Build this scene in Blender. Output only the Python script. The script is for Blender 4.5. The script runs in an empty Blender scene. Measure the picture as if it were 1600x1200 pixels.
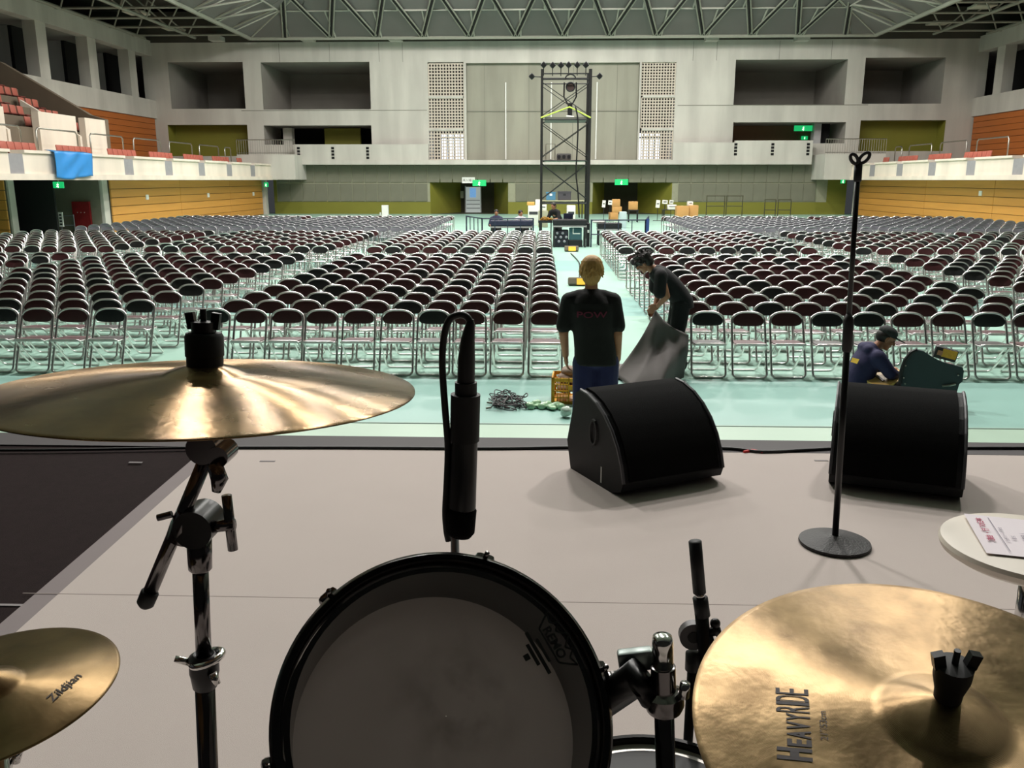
import bpy, bmesh, math, random
import numpy as np
from mathutils import Vector, Matrix, Euler, noise
random.seed(7)
sc = bpy.context.scene
C = sc.collection
# ------------------------------------------------------------------ camera
F = 1350.0            # focal length in pixels of the 1600x1200 frame
H = 2.35              # eye height above the hall floor
YAW, PITCH = math.radians(1.9818), math.radians(13.295)
fwd = Vector((-math.sin(YAW)*math.cos(PITCH), math.cos(YAW)*math.cos(PITCH), -math.sin(PITCH)))
rgt = Vector((math.cos(YAW), math.sin(YAW), 0)); upv = rgt.cross(fwd)
EYE = Vector((0, 0, H))
cd = bpy.data.cameras.new('camera'); cam = bpy.data.objects.new('camera', cd); C.objects.link(cam)
cd.sensor_fit = 'HORIZONTAL'; cd.sensor_width = 36.0; cd.lens = 36.0*F/1600.0
cd.clip_start = 0.05; cd.clip_end = 300
cam.matrix_world = Matrix(((rgt.x, upv.x, -fwd.x, 0), (rgt.y, upv.y, -fwd.y, 0), (rgt.z, upv.z, -fwd.z, H), (0, 0, 0, 1)))
sc.camera = cam
def ray(x, y): return fwd + rgt*((x-800)/F) - upv*((y-600)/F)
def hz(x, y, z): d = ray(x, y); return EYE + d*((z-H)/d.z)
def hy(x, y, Y): d = ray(x, y); return EYE + d*(Y/d.y)
def hx(x, y, X): d = ray(x, y); return EYE + d*(X/d.x)
def hd(x, y, t): return EYE + ray(x, y)*t
def proj(p):
    q = Vector(p)-EYE; z = q.dot(fwd)
    return (800+F*q.dot(rgt)/z, 600-F*q.dot(upv)/z) if z > 0.01 else (-9999, -9999)
# ------------------------------------------------------------------ world, exposure, hall lamps
sc.view_settings.view_transform = 'Standard'; sc.view_settings.look = 'None'
sc.view_settings.gamma = 1.0; sc.view_settings.use_curve_mapping = False
sc.view_settings.exposure = 0.0
w = bpy.data.worlds.new('hall_air'); sc.world = w; w.use_nodes = True
w.node_tree.nodes['Background'].inputs[0].default_value = (0.8, 0.85, 0.9, 1)
w.node_tree.nodes['Background'].inputs[1].default_value = 0.05
XC = 1.0              # centre line of the hall
S = 0.92              # stage height
def lamp(x, y, z, size, power, col=(1, 0.96, 0.92), spread=180):
    l = bpy.data.lights.new('ceiling_lamp', 'AREA'); l.shape = 'DISK'; l.size = size; l.energy = power; l.color = col
    l.spread = math.radians(spread)
    o = bpy.data.objects.new('ceiling_lamp', l); o.location = (x, y, z); C.objects.link(o); return o
for yy, zz, pw in ((16, 17.0, 1500), (26, 17.5, 1150), (36, 17.0, 1150), (45, 16.0, 800)):
    for xx in (-15, -7.5, 0, 7.5, 15):
        lamp(XC+xx, yy, zz-abs(xx)*0.16, 1.3, pw*(1.35 if abs(xx) > 10 else 1))
for xx in (-16, -8, 0, 8, 16):                     # floodlights under the roof that wash the end wall
    lamp(XC+xx, 50, 15.2-abs(xx)*0.1, 1.0, 560).rotation_euler = (math.radians(40), 0, 0)
# ------------------------------------------------------------------ helpers
def lin(c): return tuple(((v/255)/12.92 if v/255 <= .04045 else ((v/255+.055)/1.055)**2.4) for v in c)
MATS = {}
def mat(name, rgb, rough=.6, metal=0., var=.12, scale=6., bump=0., bscale=40., stretch=(1, 1, 1), emit=0., coat=0., spec=.5, streak=0.):
    if name in MATS: return MATS[name]
    m = bpy.data.materials.new(name); m.use_nodes = True; nt = m.node_tree; b = nt.nodes['Principled BSDF']
    c = lin(rgb)
    tc = nt.nodes.new('ShaderNodeTexCoord'); mp = nt.nodes.new('ShaderNodeMapping'); mp.inputs['Scale'].default_value = stretch
    nt.links.new(tc.outputs['Object'], mp.inputs[0])
    n = nt.nodes.new('ShaderNodeTexNoise'); n.inputs['Scale'].default_value = scale; n.inputs['Detail'].default_value = 5
    nt.links.new(mp.outputs[0], n.inputs['Vector'])
    mx = nt.nodes.new('ShaderNodeMix'); mx.data_type = 'RGBA'
    mx.inputs[6].default_value = tuple(min(1, v*(1-var)) for v in c)+(1,); mx.inputs[7].default_value = tuple(min(1, v*(1+var)) for v in c)+(1,)
    nt.links.new(n.outputs[0], mx.inputs[0]); nt.links.new(mx.outputs[2], b.inputs['Base Color'])
    b.inputs['Roughness'].default_value = rough; b.inputs['Metallic'].default_value = metal
    b.inputs['Specular IOR Level'].default_value = spec; b.inputs['Coat Weight'].default_value = coat
    if streak:      # long vertical run marks and blotches
        m2 = nt.nodes.new('ShaderNodeMapping'); m2.inputs['Scale'].default_value = (.9, .9, .12); nt.links.new(tc.outputs['Object'], m2.inputs[0])
        n3 = nt.nodes.new('ShaderNodeTexNoise'); n3.inputs['Scale'].default_value = 1.0; n3.inputs['Detail'].default_value = 7; nt.links.new(m2.outputs[0], n3.inputs['Vector'])
        r3 = nt.nodes.new('ShaderNodeMapRange'); r3.inputs[1].default_value = .38; r3.inputs[2].default_value = .6; r3.inputs[3].default_value = 1-streak; r3.inputs[4].default_value = 1.04; nt.links.new(n3.outputs[0], r3.inputs[0])
        x3 = nt.nodes.new('ShaderNodeMix'); x3.data_type = 'RGBA'; x3.blend_type = 'MULTIPLY'; x3.inputs[0].default_value = 1; nt.links.new(mx.outputs[2], x3.inputs[6]); nt.links.new(r3.outputs[0], x3.inputs[7]); nt.links.new(x3.outputs[2], b.inputs['Base Color'])
    if emit: b.inputs['Emission Color'].default_value = c+(1,); b.inputs['Emission Strength'].default_value = emit
    if bump:
        n2 = nt.nodes.new('ShaderNodeTexNoise'); n2.inputs['Scale'].default_value = bscale; n2.inputs['Detail'].default_value = 4
        nt.links.new(mp.outputs[0], n2.inputs['Vector'])
        bp = nt.nodes.new('ShaderNodeBump'); bp.inputs['Strength'].default_value = bump; bp.inputs['Distance'].default_value = .01
        nt.links.new(n2.outputs[0], bp.inputs['Height']); nt.links.new(bp.outputs[0], b.inputs['Normal'])
    MATS[name] = m; return m
WM = {}               # world matrix of every object we parent to
class MB:
    def __init__(s): s.v = []; s.f = []; s.mi = []
    def add(s, vs, fs, mi=0):
        o = len(s.v); s.v += [tuple(v) for v in vs]; s.f += [tuple(i+o for i in f) for f in fs]; s.mi += [mi]*len(fs); return s
    def box(s, c, d, R=None, mi=0, taper=1.0):
        x, y, z = d[0]/2, d[1]/2, d[2]/2; t = taper
        vs = [Vector(p) for p in ((-x,-y,-z),(x,-y,-z),(x,y,-z),(-x,y,-z),(-x*t,-y*t,z),(x*t,-y*t,z),(x*t,y*t,z),(-x*t,y*t,z))]
        if R is not None: vs = [R @ v for v in vs]
        c = Vector(c)
        return s.add([v+c for v in vs], [(3,2,1,0),(4,5,6,7),(0,1,5,4),(1,2,6,5),(2,3,7,6),(3,0,4,7)], mi)
    def bx(s, x0, x1, y0, y1, z0, z1, mi=0): return s.box(((x0+x1)/2, (y0+y1)/2, (z0+z1)/2), (abs(x1-x0), abs(y1-y0), abs(z1-z0)), None, mi)
    def rbox(s, c, d, b, R=None, mi=0):      # box with chamfered edges
        x, y, z = d[0]/2, d[1]/2, d[2]/2; b = min(b, x*.9, y*.9, z*.9)
        bm = bmesh.new(); bmesh.ops.create_cube(bm, size=1)
        for v in bm.verts: v.co = Vector((v.co.x*2*x, v.co.y*2*y, v.co.z*2*z))
        bmesh.ops.bevel(bm, geom=bm.edges[:], offset=b, segments=2, affect='EDGES', profile=.5)
        bm.verts.ensure_lookup_table(); c = Vector(c)
        s.add([((R @ v.co) if R is not None else v.co)+c for v in bm.verts], [[v.index for v in f.verts] for f in bm.faces], mi); bm.free(); return s
    def tube(s, pts, r, n=8, closed=False, cap=True, mi=0):
        pts = [Vector(p) for p in pts]; N = len(pts); rs = r if isinstance(r, (list, tuple)) else [r]*N
        ts = []
        for i in range(N):
            a = pts[(i-1) % N] if (closed or i > 0) else pts[i]; b = pts[(i+1) % N] if (closed or i < N-1) else pts[i]
            t = (b-a); ts.append(t.normalized() if t.length > 1e-9 else Vector((0, 0, 1)))
        ref = Vector((0, 0, 1)) if abs(ts[0].z) < .9 else Vector((1, 0, 0))
        u = ts[0].cross(ref).normalized(); vs = []; fs = []
        for i in range(N):
            u = (u-ts[i]*u.dot(ts[i])); u = u.normalized() if u.length > 1e-6 else ts[i].orthogonal().normalized(); v = ts[i].cross(u)
            for k in range(n):
                a = 2*math.pi*k/n; vs.append(pts[i]+(u*math.cos(a)+v*math.sin(a))*rs[i])
        M = N if closed else N-1
        for i in range(M):
            j = (i+1) % N
            for k in range(n): fs.append((i*n+k, i*n+(k+1) % n, j*n+(k+1) % n, j*n+k))
        if cap and not closed: fs.append(tuple(range(n-1, -1, -1))); fs.append(tuple((N-1)*n+k for k in range(n)))
        return s.add(vs, fs, mi)
    def cyl(s, a, b, r, r2=None, n=12, mi=0): return s.tube([a, b], [r, r if r2 is None else r2], n, mi=mi)
    def lathe(s, prof, n=32, M=None, mi=0, cap=True):
        vs = []; fs = []
        for (r, z) in prof:
            for k in range(n):
                a = 2*math.pi*k/n; vs.append(Vector((r*math.cos(a), r*math.sin(a), z)))
        for i in range(len(prof)-1):
            for k in range(n): fs.append((i*n+k, i*n+(k+1) % n, (i+1)*n+(k+1) % n, (i+1)*n+k))
        if cap: fs.append(tuple(range(n-1, -1, -1))); fs.append(tuple((len(prof)-1)*n+k for k in range(n)))
        if M is not None: vs = [M @ v for v in vs]
        return s.add(vs, fs, mi)
    def prism(s, outline, axis, a0, a1, mi=0):   # outline of (p,q) in the plane across axis
        def mk(p, q, a): return {'x': (a, p, q), 'y': (p, a, q), 'z': (p, q, a)}[axis]
        n = len(outline); vs = [mk(p, q, a0) for p, q in outline]+[mk(p, q, a1) for p, q in outline]
        return s.add(vs, [tuple(range(n-1, -1, -1)), tuple(range(n, 2*n))]+[(i, (i+1) % n, n+(i+1) % n, n+i) for i in range(n)], mi)
    def quad(s, a, b, c, d, mi=0): return s.add([a, b, c, d], [(0, 1, 2, 3)], mi)
    def sphere(s, c, r, n=10, mi=0, sc3=(1, 1, 1)):
        prof = [(math.sin(math.pi*i/n)*r, -math.cos(math.pi*i/n)*r) for i in range(n+1)]; prof[0] = (r*.01, -r); prof[-1] = (r*.01, r)
        c = Vector(c); return s.lathe(prof, n+4, Matrix.Translation(c) @ Matrix.Diagonal((*sc3, 1)), mi)
    def mesh(s, name, mats, smooth=False):
        me = bpy.data.meshes.new(name); me.from_pydata(s.v, [], s.f)
        for m in (mats if isinstance(mats, (list, tuple)) else [mats]): me.materials.append(m)
        if max(s.mi or [0]) > 0: me.polygons.foreach_set('material_index', s.mi)
        bm = bmesh.new(); bm.from_mesh(me); bmesh.ops.recalc_face_normals(bm, faces=bm.faces[:]); bm.to_mesh(me); bm.free()
        if smooth:
            me.polygons.foreach_set('use_smooth', [True]*len(me.polygons))
            if smooth is not True: me.set_sharp_from_angle(angle=math.radians(smooth))
        me.update(); return me
    def build(s, name, mats, parent=None, smooth=False, world=True, loc=None):
        """one mesh object; vertices are in world space unless world=False (then in the parent's space)"""
        if parent is not None and world:
            inv = WM[parent.name].inverted(); s.v = [tuple(inv @ Vector(v)) for v in s.v]
        if parent is None and loc is None and s.v:            # origin at the base of the thing
            a = np.array(s.v); loc = ((a[:, 0].min()+a[:, 0].max())/2, (a[:, 1].min()+a[:, 1].max())/2, a[:, 2].min())
            loc = Vector(loc); s.v = [tuple(Vector(v)-loc) for v in s.v]
        o = bpy.data.objects.new(name, s.mesh(name, mats, smooth)); C.objects.link(o)
        if parent is not None: o.parent = parent; WM[o.name] = WM[parent.name].copy()
        else:
            if loc is not None: o.location = loc
            WM[o.name] = Matrix.Translation(Vector(loc) if loc is not None else Vector((0, 0, 0)))
        return o
def tag(o, label, cat, group=None, kind=None):
    o['label'] = label; o['category'] = cat
    if group: o['group'] = group
    if kind: o['kind'] = kind
    return o
def thing(name, label, cat, loc, rotz=0., group=None, M=None, kind=None):
    o = bpy.data.objects.new(name, None); o.empty_display_size = .1; C.objects.link(o)
    m = M if M is not None else Matrix.Translation(Vector(loc)) @ Matrix.Rotation(rotz, 4, 'Z')
    o.matrix_world = m; WM[o.name] = m.copy(); return tag(o, label, cat, group, kind)
def struct(name, mb, m, label, cat, smooth=False): return tag(mb.build(name, m, None, smooth), label, cat, None, 'structure')
def copy_tree(o, M):
    r = o.copy(); C.objects.link(r); r.matrix_world = M; WM[r.name] = M.copy()
    def kids(src, dst):
        for ch in [c for c in bpy.data.objects if c.parent == src]:
            c = ch.copy(); C.objects.link(c); c.parent = dst; kids(ch, c)
    kids(o, r); return r
def arc(cx, cy, r, a0, a1, n): return [(cx+r*math.cos(math.radians(a0+(a1-a0)*i/n)), cy+r*math.sin(math.radians(a0+(a1-a0)*i/n))) for i in range(n+1)]
def frame_to(zdir, xhint, loc):
    z = Vector(zdir).normalized(); x = Vector(xhint); x = (x-z*x.dot(z)).normalized(); y = z.cross(x)
    return Matrix(((x.x, y.x, z.x, loc[0]), (x.y, y.y, z.y, loc[1]), (x.z, y.z, z.z, loc[2]), (0, 0, 0, 1)))
def text_geo(txt, size, bold=0.0, align='LEFT'):
    cu = bpy.data.curves.new('lettering', 'FONT'); cu.body = txt; cu.size = size; cu.align_x = align; cu.resolution_u = 3; cu.offset = bold
    o = bpy.data.objects.new('lettering', cu); C.objects.link(o)
    dg = bpy.context.evaluated_depsgraph_get(); me = bpy.data.meshes.new_from_object(o.evaluated_get(dg))
    vs = [v.co.copy() for v in me.vertices]; fs = [tuple(p.vertices) for p in me.polygons]
    bpy.data.objects.remove(o); bpy.data.curves.remove(cu); bpy.data.meshes.remove(me); return vs, fs
def loft(mb, secs, n=24):          # closed skin through elliptical sections (centre, rx, ry, tilt about x)
    vs = []; fs = []
    for (c, rx, ry, tl) in secs:
        R = Matrix.Rotation(tl, 3, 'X'); c = Vector(c)
        for k in range(n): a = 2*math.pi*k/n; vs.append(c+R @ Vector((rx*math.copysign(abs(math.cos(a))**.85, math.cos(a)), ry*math.copysign(abs(math.sin(a))**.85, math.sin(a)), 0)))
    for i in range(len(secs)-1):
        for k in range(n): fs.append((i*n+k, i*n+(k+1) % n, (i+1)*n+(k+1) % n, (i+1)*n+k))
    fs.append(tuple(range(n-1, -1, -1))); fs.append(tuple((len(secs)-1)*n+k for k in range(n))); mb.add(vs, fs)
# fused organic shapes: rounded cones and ellipsoids welded into one skin
def rcone(mb, a, b, ra, rb, n=12):
    a, b = Vector(a), Vector(b); d = (b-a); L = d.length; d = d.normalized() if L > 1e-6 else Vector((0, 0, 1)); pts = []; rs = []
    for i in range(5): t = math.pi/2*(1-i/4); pts.append(a-d*ra*math.sin(t)); rs.append(max(ra*math.cos(t), ra*.03))
    for i in range(5): t = math.pi/2*(i/4); pts.append(b+d*rb*math.sin(t)); rs.append(max(rb*math.cos(t), rb*.03))
    mb.tube(pts, rs, n)
def ellip(mb, c, r, R=None, n=12):
    M = Matrix.Translation(Vector(c)) @ (R.to_4x4() if R is not None else Matrix.Identity(4)) @ Matrix.Diagonal((r[0], r[1], r[2], 1))
    prof = [(max(math.sin(math.pi*i/n), .02), -math.cos(math.pi*i/n)) for i in range(n+1)]
    mb.lathe(prof, n+4, M)
def fuse(mb, name, m, parent, voxel=.01, smooth=4, world=False):
    me = mb.mesh(name, m); o = bpy.data.objects.new(name, me); C.objects.link(o)
    r = o.modifiers.new('r', 'REMESH'); r.mode = 'VOXEL'; r.voxel_size = voxel
    k = o.modifiers.new('s', 'SMOOTH'); k.factor = .5; k.iterations = smooth
    dg = bpy.context.evaluated_depsgraph_get(); dg.update(); m2 = bpy.data.meshes.new_from_object(o.evaluated_get(dg))
    o.modifiers.clear(); o.data = m2; bpy.data.meshes.remove(me)
    m2.materials.clear(); m2.materials.append(m); m2.polygons.foreach_set('use_smooth', [True]*len(m2.polygons))
    if world: m2.transform(WM[parent.name].inverted())
    o.parent = parent; WM[o.name] = WM[parent.name].copy(); return o
# ------------------------------------------------------------------ materials of the hall
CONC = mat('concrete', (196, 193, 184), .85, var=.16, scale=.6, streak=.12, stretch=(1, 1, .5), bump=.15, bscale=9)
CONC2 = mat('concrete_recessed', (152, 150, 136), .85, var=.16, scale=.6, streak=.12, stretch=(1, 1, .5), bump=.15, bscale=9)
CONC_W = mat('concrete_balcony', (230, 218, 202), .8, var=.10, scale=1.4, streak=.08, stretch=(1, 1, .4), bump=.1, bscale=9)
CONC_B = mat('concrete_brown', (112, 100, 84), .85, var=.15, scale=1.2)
DARKIN = mat('gallery_grey', (150, 146, 138), .9, var=.18, scale=.7)  # gallery interiors in one grey, darker than the wall concrete
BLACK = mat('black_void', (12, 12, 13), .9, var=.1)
OLIVE = mat('olive_paint', (122, 120, 40), .7, var=.08, scale=1.)
PANELM = mat('acoustic_panel', (116, 116, 100), .9, var=.2, scale=1.3, bump=.2, bscale=30)
PANELG = mat('panel_gap', (70, 70, 58), .9)
WOOD = mat('plank_wood', (206, 146, 66), .55, var=.14, scale=1.2, stretch=(6, .35, 6))
WOODR = mat('plank_wood_red', (176, 100, 42), .55, var=.16, scale=1.2, stretch=(6, .35, 6))
GREYP = mat('grey_paint', (172, 172, 172), .6)
STEEL = mat('brushed_steel', (190, 190, 188), .3, 1., var=.05)
TRUSS = mat('truss_paint', (150, 150, 138), .6)
TRUSSD = mat('truss_gap', (26, 26, 26), .8)
ROOFP = mat('roof_panel', (116, 112, 110), .8, var=.1, scale=.6)
DECK = mat('roof_deck', (74, 70, 62), .9, var=.3, scale=.5)
RED = mat('red_door', (120, 14, 20), .5)
WHITE = mat('white_paint', (235, 235, 230), .6)
GREEN = mat('exit_green', (20, 160, 90), .5, emit=1.2, var=.03)
GLOWW = mat('exit_figure', (235, 255, 225), .5, emit=2.0, var=.02)
YW = 62.0
def bX(x, y=200): return hy(x, y, YW).x
def bZ(y, x=800): return hy(x, y, YW).z
# ------------------------------------------------------------------ floor
fm = bpy.data.materials.new('floor_sheet'); fm.use_nodes = True; nt = fm.node_tree; b = nt.nodes['Principled BSDF']
tc = nt.nodes.new('ShaderNodeTexCoord'); sx = nt.nodes.new('ShaderNodeSeparateXYZ'); nt.links.new(tc.outputs['Object'], sx.inputs[0])
mr = nt.nodes.new('ShaderNodeMapRange'); mr.inputs[1].default_value = 0; mr.inputs[2].default_value = 64
nt.links.new(sx.outputs[1], mr.inputs[0])
rp = nt.nodes.new('ShaderNodeValToRGB'); rp.color_ramp.interpolation = 'CONSTANT'
bands = [(0, (180, 206, 186)), (8.25, (150, 192, 182)), (10.25, (166, 204, 188)), (15.2, (146, 190, 182)), (17.6, (166, 204, 188)), (23, (148, 194, 184)), (26, (166, 206, 190))]
el = rp.color_ramp.elements
el[0].position = 0; el[0].color = lin(bands[0][1])+(1,); el[1].position = bands[1][0]/64; el[1].color = lin(bands[1][1])+(1,)
for p, c in bands[2:]: e = el.new(p/64); e.color = lin(c)+(1,)
nt.links.new(mr.outputs[0], rp.inputs[0])
ns = nt.nodes.new('ShaderNodeTexNoise'); ns.inputs['Scale'].default_value = .9; ns.inputs['Detail'].default_value = 6
nt.links.new(tc.outputs['Object'], ns.inputs['Vector'])
mx = nt.nodes.new('ShaderNodeMix'); mx.data_type = 'RGBA'; mx.blend_type = 'MULTIPLY'; mx.inputs[0].default_value = .22
nt.links.new(rp.outputs[0], mx.inputs[6]); nt.links.new(ns.outputs[0], mx.inputs[7]); nt.links.new(mx.outputs[2], b.inputs['Base Color'])
b.inputs['Roughness'].default_value = .38; b.inputs['Specular IOR Level'].default_value = .4
f = MB(); f.quad((-34, 0, 0), (36, 0, 0), (36, 64, 0), (-34, 64, 0))
tag(f.build('floor', fm, None, loc=Vector((0, 0, 0))), 'pale green protective floor sheeting spread over the arena floor', 'floor', kind='structure')
f = MB(); f.quad((-34, -8, -.01), (36, -8, -.01), (36, 0.2, -.01), (-34, 0.2, -.01))
struct('floor_rear', f, BLACK, 'dark floor beneath the stage', 'floor')
seam = mat('seam_dark', (96, 120, 110), .7)
f = MB(); Y0 = hz(700, 662, 0).y; f.bx(-16, 18, Y0-.012, Y0+.012, 0.0, .004)
struct('trim_1', f, seam, 'thin dark seam between two floor sheets before the stage', 'trim')
# ------------------------------------------------------------------ back wall with openings
def holed(mb, x0, x1, z0, z1, Y, holes, th=.0):
    """vertical wall at Y with rectangular holes (hx0,hx1,hz0,hz1,depth,mi_back,mi_side)"""
    xs = sorted({x0, x1, *[h[0] for h in holes], *[h[1] for h in holes]}); zs = sorted({z0, z1, *[h[2] for h in holes], *[h[3] for h in holes]})
    for i in range(len(xs)-1):
        for j in range(len(zs)-1):
            cx, cz = (xs[i]+xs[i+1])/2, (zs[j]+zs[j+1])/2
            if any(h[0] < cx < h[1] and h[2] < cz < h[3] for h in holes): continue
            mb.quad((xs[i], Y, zs[j]), (xs[i+1], Y, zs[j]), (xs[i+1], Y, zs[j+1]), (xs[i], Y, zs[j+1]))
    for (a, c, d, e, dep, mb_, ms) in holes:
        Y2 = Y+dep
        mb.quad((a, Y, d), (a, Y2, d), (a, Y2, e), (a, Y, e), ms); mb.quad((c, Y, d), (c, Y2, d), (c, Y2, e), (c, Y, e), ms)
        mb.quad((a, Y, d), (c, Y, d), (c, Y2, d), (a, Y2, d), ms); mb.quad((a, Y, e), (c, Y, e), (c, Y2, e), (a, Y2, e), ms)
        mb.quad((a, Y2, d), (c, Y2, d), (c, Y2, e), (a, Y2, e), mb_)
def hp(x0, y0, x1, y1, dep, mb_, ms): return (bX(x0, y0), bX(x1, y0), bZ(y1, (x0+x1)/2), bZ(y0, (x0+x1)/2), dep, mb_, ms)
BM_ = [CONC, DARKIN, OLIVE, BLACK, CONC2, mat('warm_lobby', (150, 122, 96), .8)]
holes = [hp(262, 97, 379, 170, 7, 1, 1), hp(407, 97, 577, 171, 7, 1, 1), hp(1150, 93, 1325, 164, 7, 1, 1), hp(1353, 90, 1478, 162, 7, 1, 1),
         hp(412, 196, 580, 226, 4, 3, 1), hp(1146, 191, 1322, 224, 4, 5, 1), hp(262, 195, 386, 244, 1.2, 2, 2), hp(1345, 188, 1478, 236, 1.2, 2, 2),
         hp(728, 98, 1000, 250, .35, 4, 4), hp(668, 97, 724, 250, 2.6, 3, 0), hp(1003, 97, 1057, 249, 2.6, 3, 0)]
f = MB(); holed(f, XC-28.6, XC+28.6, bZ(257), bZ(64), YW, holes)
wall_back = struct('wall_back', f, BM_, 'tall pale concrete end wall with dark gallery openings', 'wall')
# olive stub and pillar inside the lower left opening
f = MB(); f.bx(bX(495, 210), bX(553, 210), YW+2.2, YW+2.5, bZ(226), bZ(197)); f.build('olive_panel', OLIVE, wall_back)
f = MB(); f.bx(bX(432), bX(446), YW+1.5, YW+2.2, bZ(226), bZ(197)); f.build('pillar', CONC, wall_back)
f = MB(); f.bx(bX(1281), bX(1292), YW+1.2, YW+2, bZ(224), bZ(192)); f.build('pillar', GREYP, wall_back)
f = MB(); f.bx(bX(1295), bX(1310), YW+1.8, YW+2, bZ(224), bZ(192)); f.build('dark_door', BLACK, wall_back)
for x in (790, 861, 932):
    f = MB(); f.cyl((bX(x), YW+.3, bZ(249)), (bX(x), YW+.3, bZ(128)), .05, n=6); f.build('pipe', WHITE, wall_back)
JM = mat('joint', (128, 127, 116), .9)
for x0, x1, y, dy in ((728, 1000, 173.3, .3), (379, 668, 171.8, 0), (1057, 1353, 165.5, 0)):
    f = MB(); f.bx(bX(x0), bX(x1), YW+dy-.004, YW+dy+.06, bZ(y+.55), bZ(y-.55)); f.build('joint_line', JM, wall_back)
for x, y0, y1 in ((757, 100, 249), (826, 100, 249), (895, 100, 249), (963, 100, 249)):
    f = MB(); f.bx(bX(x)-.02, bX(x)+.02, YW+.345, YW+.36, bZ(y1), bZ(y0)); f.build('joint_line', JM, wall_back)
for x in (596, 632, 1078, 1114, 443, 520, 1210, 1290):
    f = MB(); f.bx(bX(x)-.015, bX(x)+.015, YW-.003, YW+.02, bZ(96), bZ(66)); f.build('joint_line', JM, wall_back)
# pierced block screens
LAT = mat('screen_block', (196, 186, 172), .8, var=.1)
DAY = mat('daylit_window', (225, 238, 255), .5, emit=2.4, var=.02)
for (x0, x1, w0, w1) in ((669, 724, 684, 724), (1003, 1056, 1003, 1038)):
    for (y0, y1) in ((99, 149), (153, 200), (204, 249)):
        g = MB(); X0, X1, Z0, Z1 = bX(x0, y0), bX(x1, y0), bZ(y1), bZ(y0); nx = 12; nz = max(8, round((Z1-Z0)/(X1-X0)*nx))
        for i in range(nx+1): xx = X0+(X1-X0)*i/nx; g.bx(xx-.04, xx+.04, YW+.12, YW+.24, Z0, Z1)
        for j in range(nz+1): zz = Z0+(Z1-Z0)*j/nz; g.bx(X0, X1, YW+.125, YW+.235, zz-.04, zz+.04)
        g.build('block_screen', LAT, wall_back)['kind'] = 'stuff'
    for y in (151, 202):
        g = MB(); g.bx(bX(x0), bX(x1), YW+.05, YW+.4, bZ(y+2), bZ(y-2)); g.build('screen_beam', CONC, wall_back)
    g = MB(); g.bx(bX(w0), bX(w1), YW+2.3, YW+2.4, bZ(249), bZ(206)); win = g.build('window_pane', DAY, wall_back)
    g = MB()
    for k in range(1, 4): xx = bX(w0)+(bX(w1)-bX(w0))*k/4; g.bx(xx-.04, xx+.04, YW+2.2, YW+2.29, bZ(249), bZ(206))
    zz = bZ(213); g.bx(bX(w0), bX(w1), YW+2.2, YW+2.29, zz-.05, zz+.05); g.build('mullion', GREYP, win)
# parapets, ledge, joints
def parapet(x0, x1, y0, slots):
    g = MB(); g.bx(bX(x0), bX(x1), YW-.9, YW-.55, bZ(251), bZ(y0)); p = g.build('parapet', CONC, wall_back)
    g = MB()
    for sx_ in slots:
        for k in range(4): zz = bZ(y0+4+k*5); g.bx(bX(sx_)-.1, bX(sx_)+.1, YW-.915, YW-.85, zz-.16, zz)
    g.build('drain_slot', BLACK, p)
parapet(463, 581, 226, (470, 523, 577)); parapet(1146, 1266, 221, (1147, 1204, 1259))
g = MB(); g.bx(bX(581), bX(671), YW-.88, YW-.55, bZ(251), bZ(226)); g.build('parapet', CONC, wall_back)
g = MB(); g.bx(bX(1050), bX(1146), YW-.88, YW-.55, bZ(251), bZ(224)); g.build('parapet', CONC, wall_back)
g = MB(); g.bx(bX(463), bX(1265), YW-1.0, YW, bZ(257.5), bZ(250.5)); g.build('ledge', CONC, wall_back)
# lower wall: olive paint, square acoustic panels, two door recesses
f = MB(); dh = [hp(672, 280, 794, 334.4, 3.2, 3, 0), hp(926, 279, 1050, 334.4, 3.2, 3, 0)]
dh = [(a, c, 0, e, 0, 0, 0) for (a, c, _, e, d, m1, m2) in dh]
n0 = len(f.f); holed(f, XC-20, XC+20, 0, bZ(257), YW, dh)
f.f = f.f[:-10]; f.mi = f.mi[:-10]                     # the recesses get splayed cheeks instead of square reveals
for (a, c, d, e, *_r), (k0, k1) in zip(dh, ((720, 772), (944, 996))):
    i0, i1 = hy(k0, 300, YW+3.2).x, hy(k1, 300, YW+3.2).x; Y2 = YW+3.2
    f.quad((a, YW, 0), (i0, Y2, 0), (i0, Y2, e), (a, YW, e), 0); f.quad((c, YW, 0), (i1, Y2, 0), (i1, Y2, e), (c, YW, e), 0)
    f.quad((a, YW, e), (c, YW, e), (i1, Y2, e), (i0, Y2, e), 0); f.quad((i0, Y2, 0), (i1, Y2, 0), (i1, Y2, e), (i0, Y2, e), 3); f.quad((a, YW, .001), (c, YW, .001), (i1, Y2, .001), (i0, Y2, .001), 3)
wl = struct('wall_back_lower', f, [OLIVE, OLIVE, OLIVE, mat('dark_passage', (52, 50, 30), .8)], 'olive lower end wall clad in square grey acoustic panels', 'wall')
pm = {}
xs = [472+19.6*k for k in range(-2, 42)]
for (y0, y1) in ((258, 285.5), (286.5, 315)):
    for k, x in enumerate(xs):
        x1 = x+19.6
        if x1 > 1262+30 or (y0 > 280 and (672-12 < x < 794-3 or 926-12 < x < 1050-3)): continue
        a, c, d, e = bX(x, 285)+.03, bX(x1, 285)-.03, bZ(y1, x)+.02, bZ(y0, x)-.02
        key = y0
        if key not in pm:
            g = MB(); g.rbox((0, 0, 0), (c-a, .07, e-d), .02); pm[key] = (g.mesh('acoustic_panel', PANELM), )
        o = bpy.data.objects.new('panel', pm[key][0]); C.objects.link(o); o.parent = wl
        o.location = Vector(((a+c)/2, YW-.03, (d+e)/2))-wl.location
g = MB(); g.bx(bX(463), bX(1290), YW-.012, YW, bZ(316), bZ(257.5))
for (a, c, *_r) in []: pass
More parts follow.
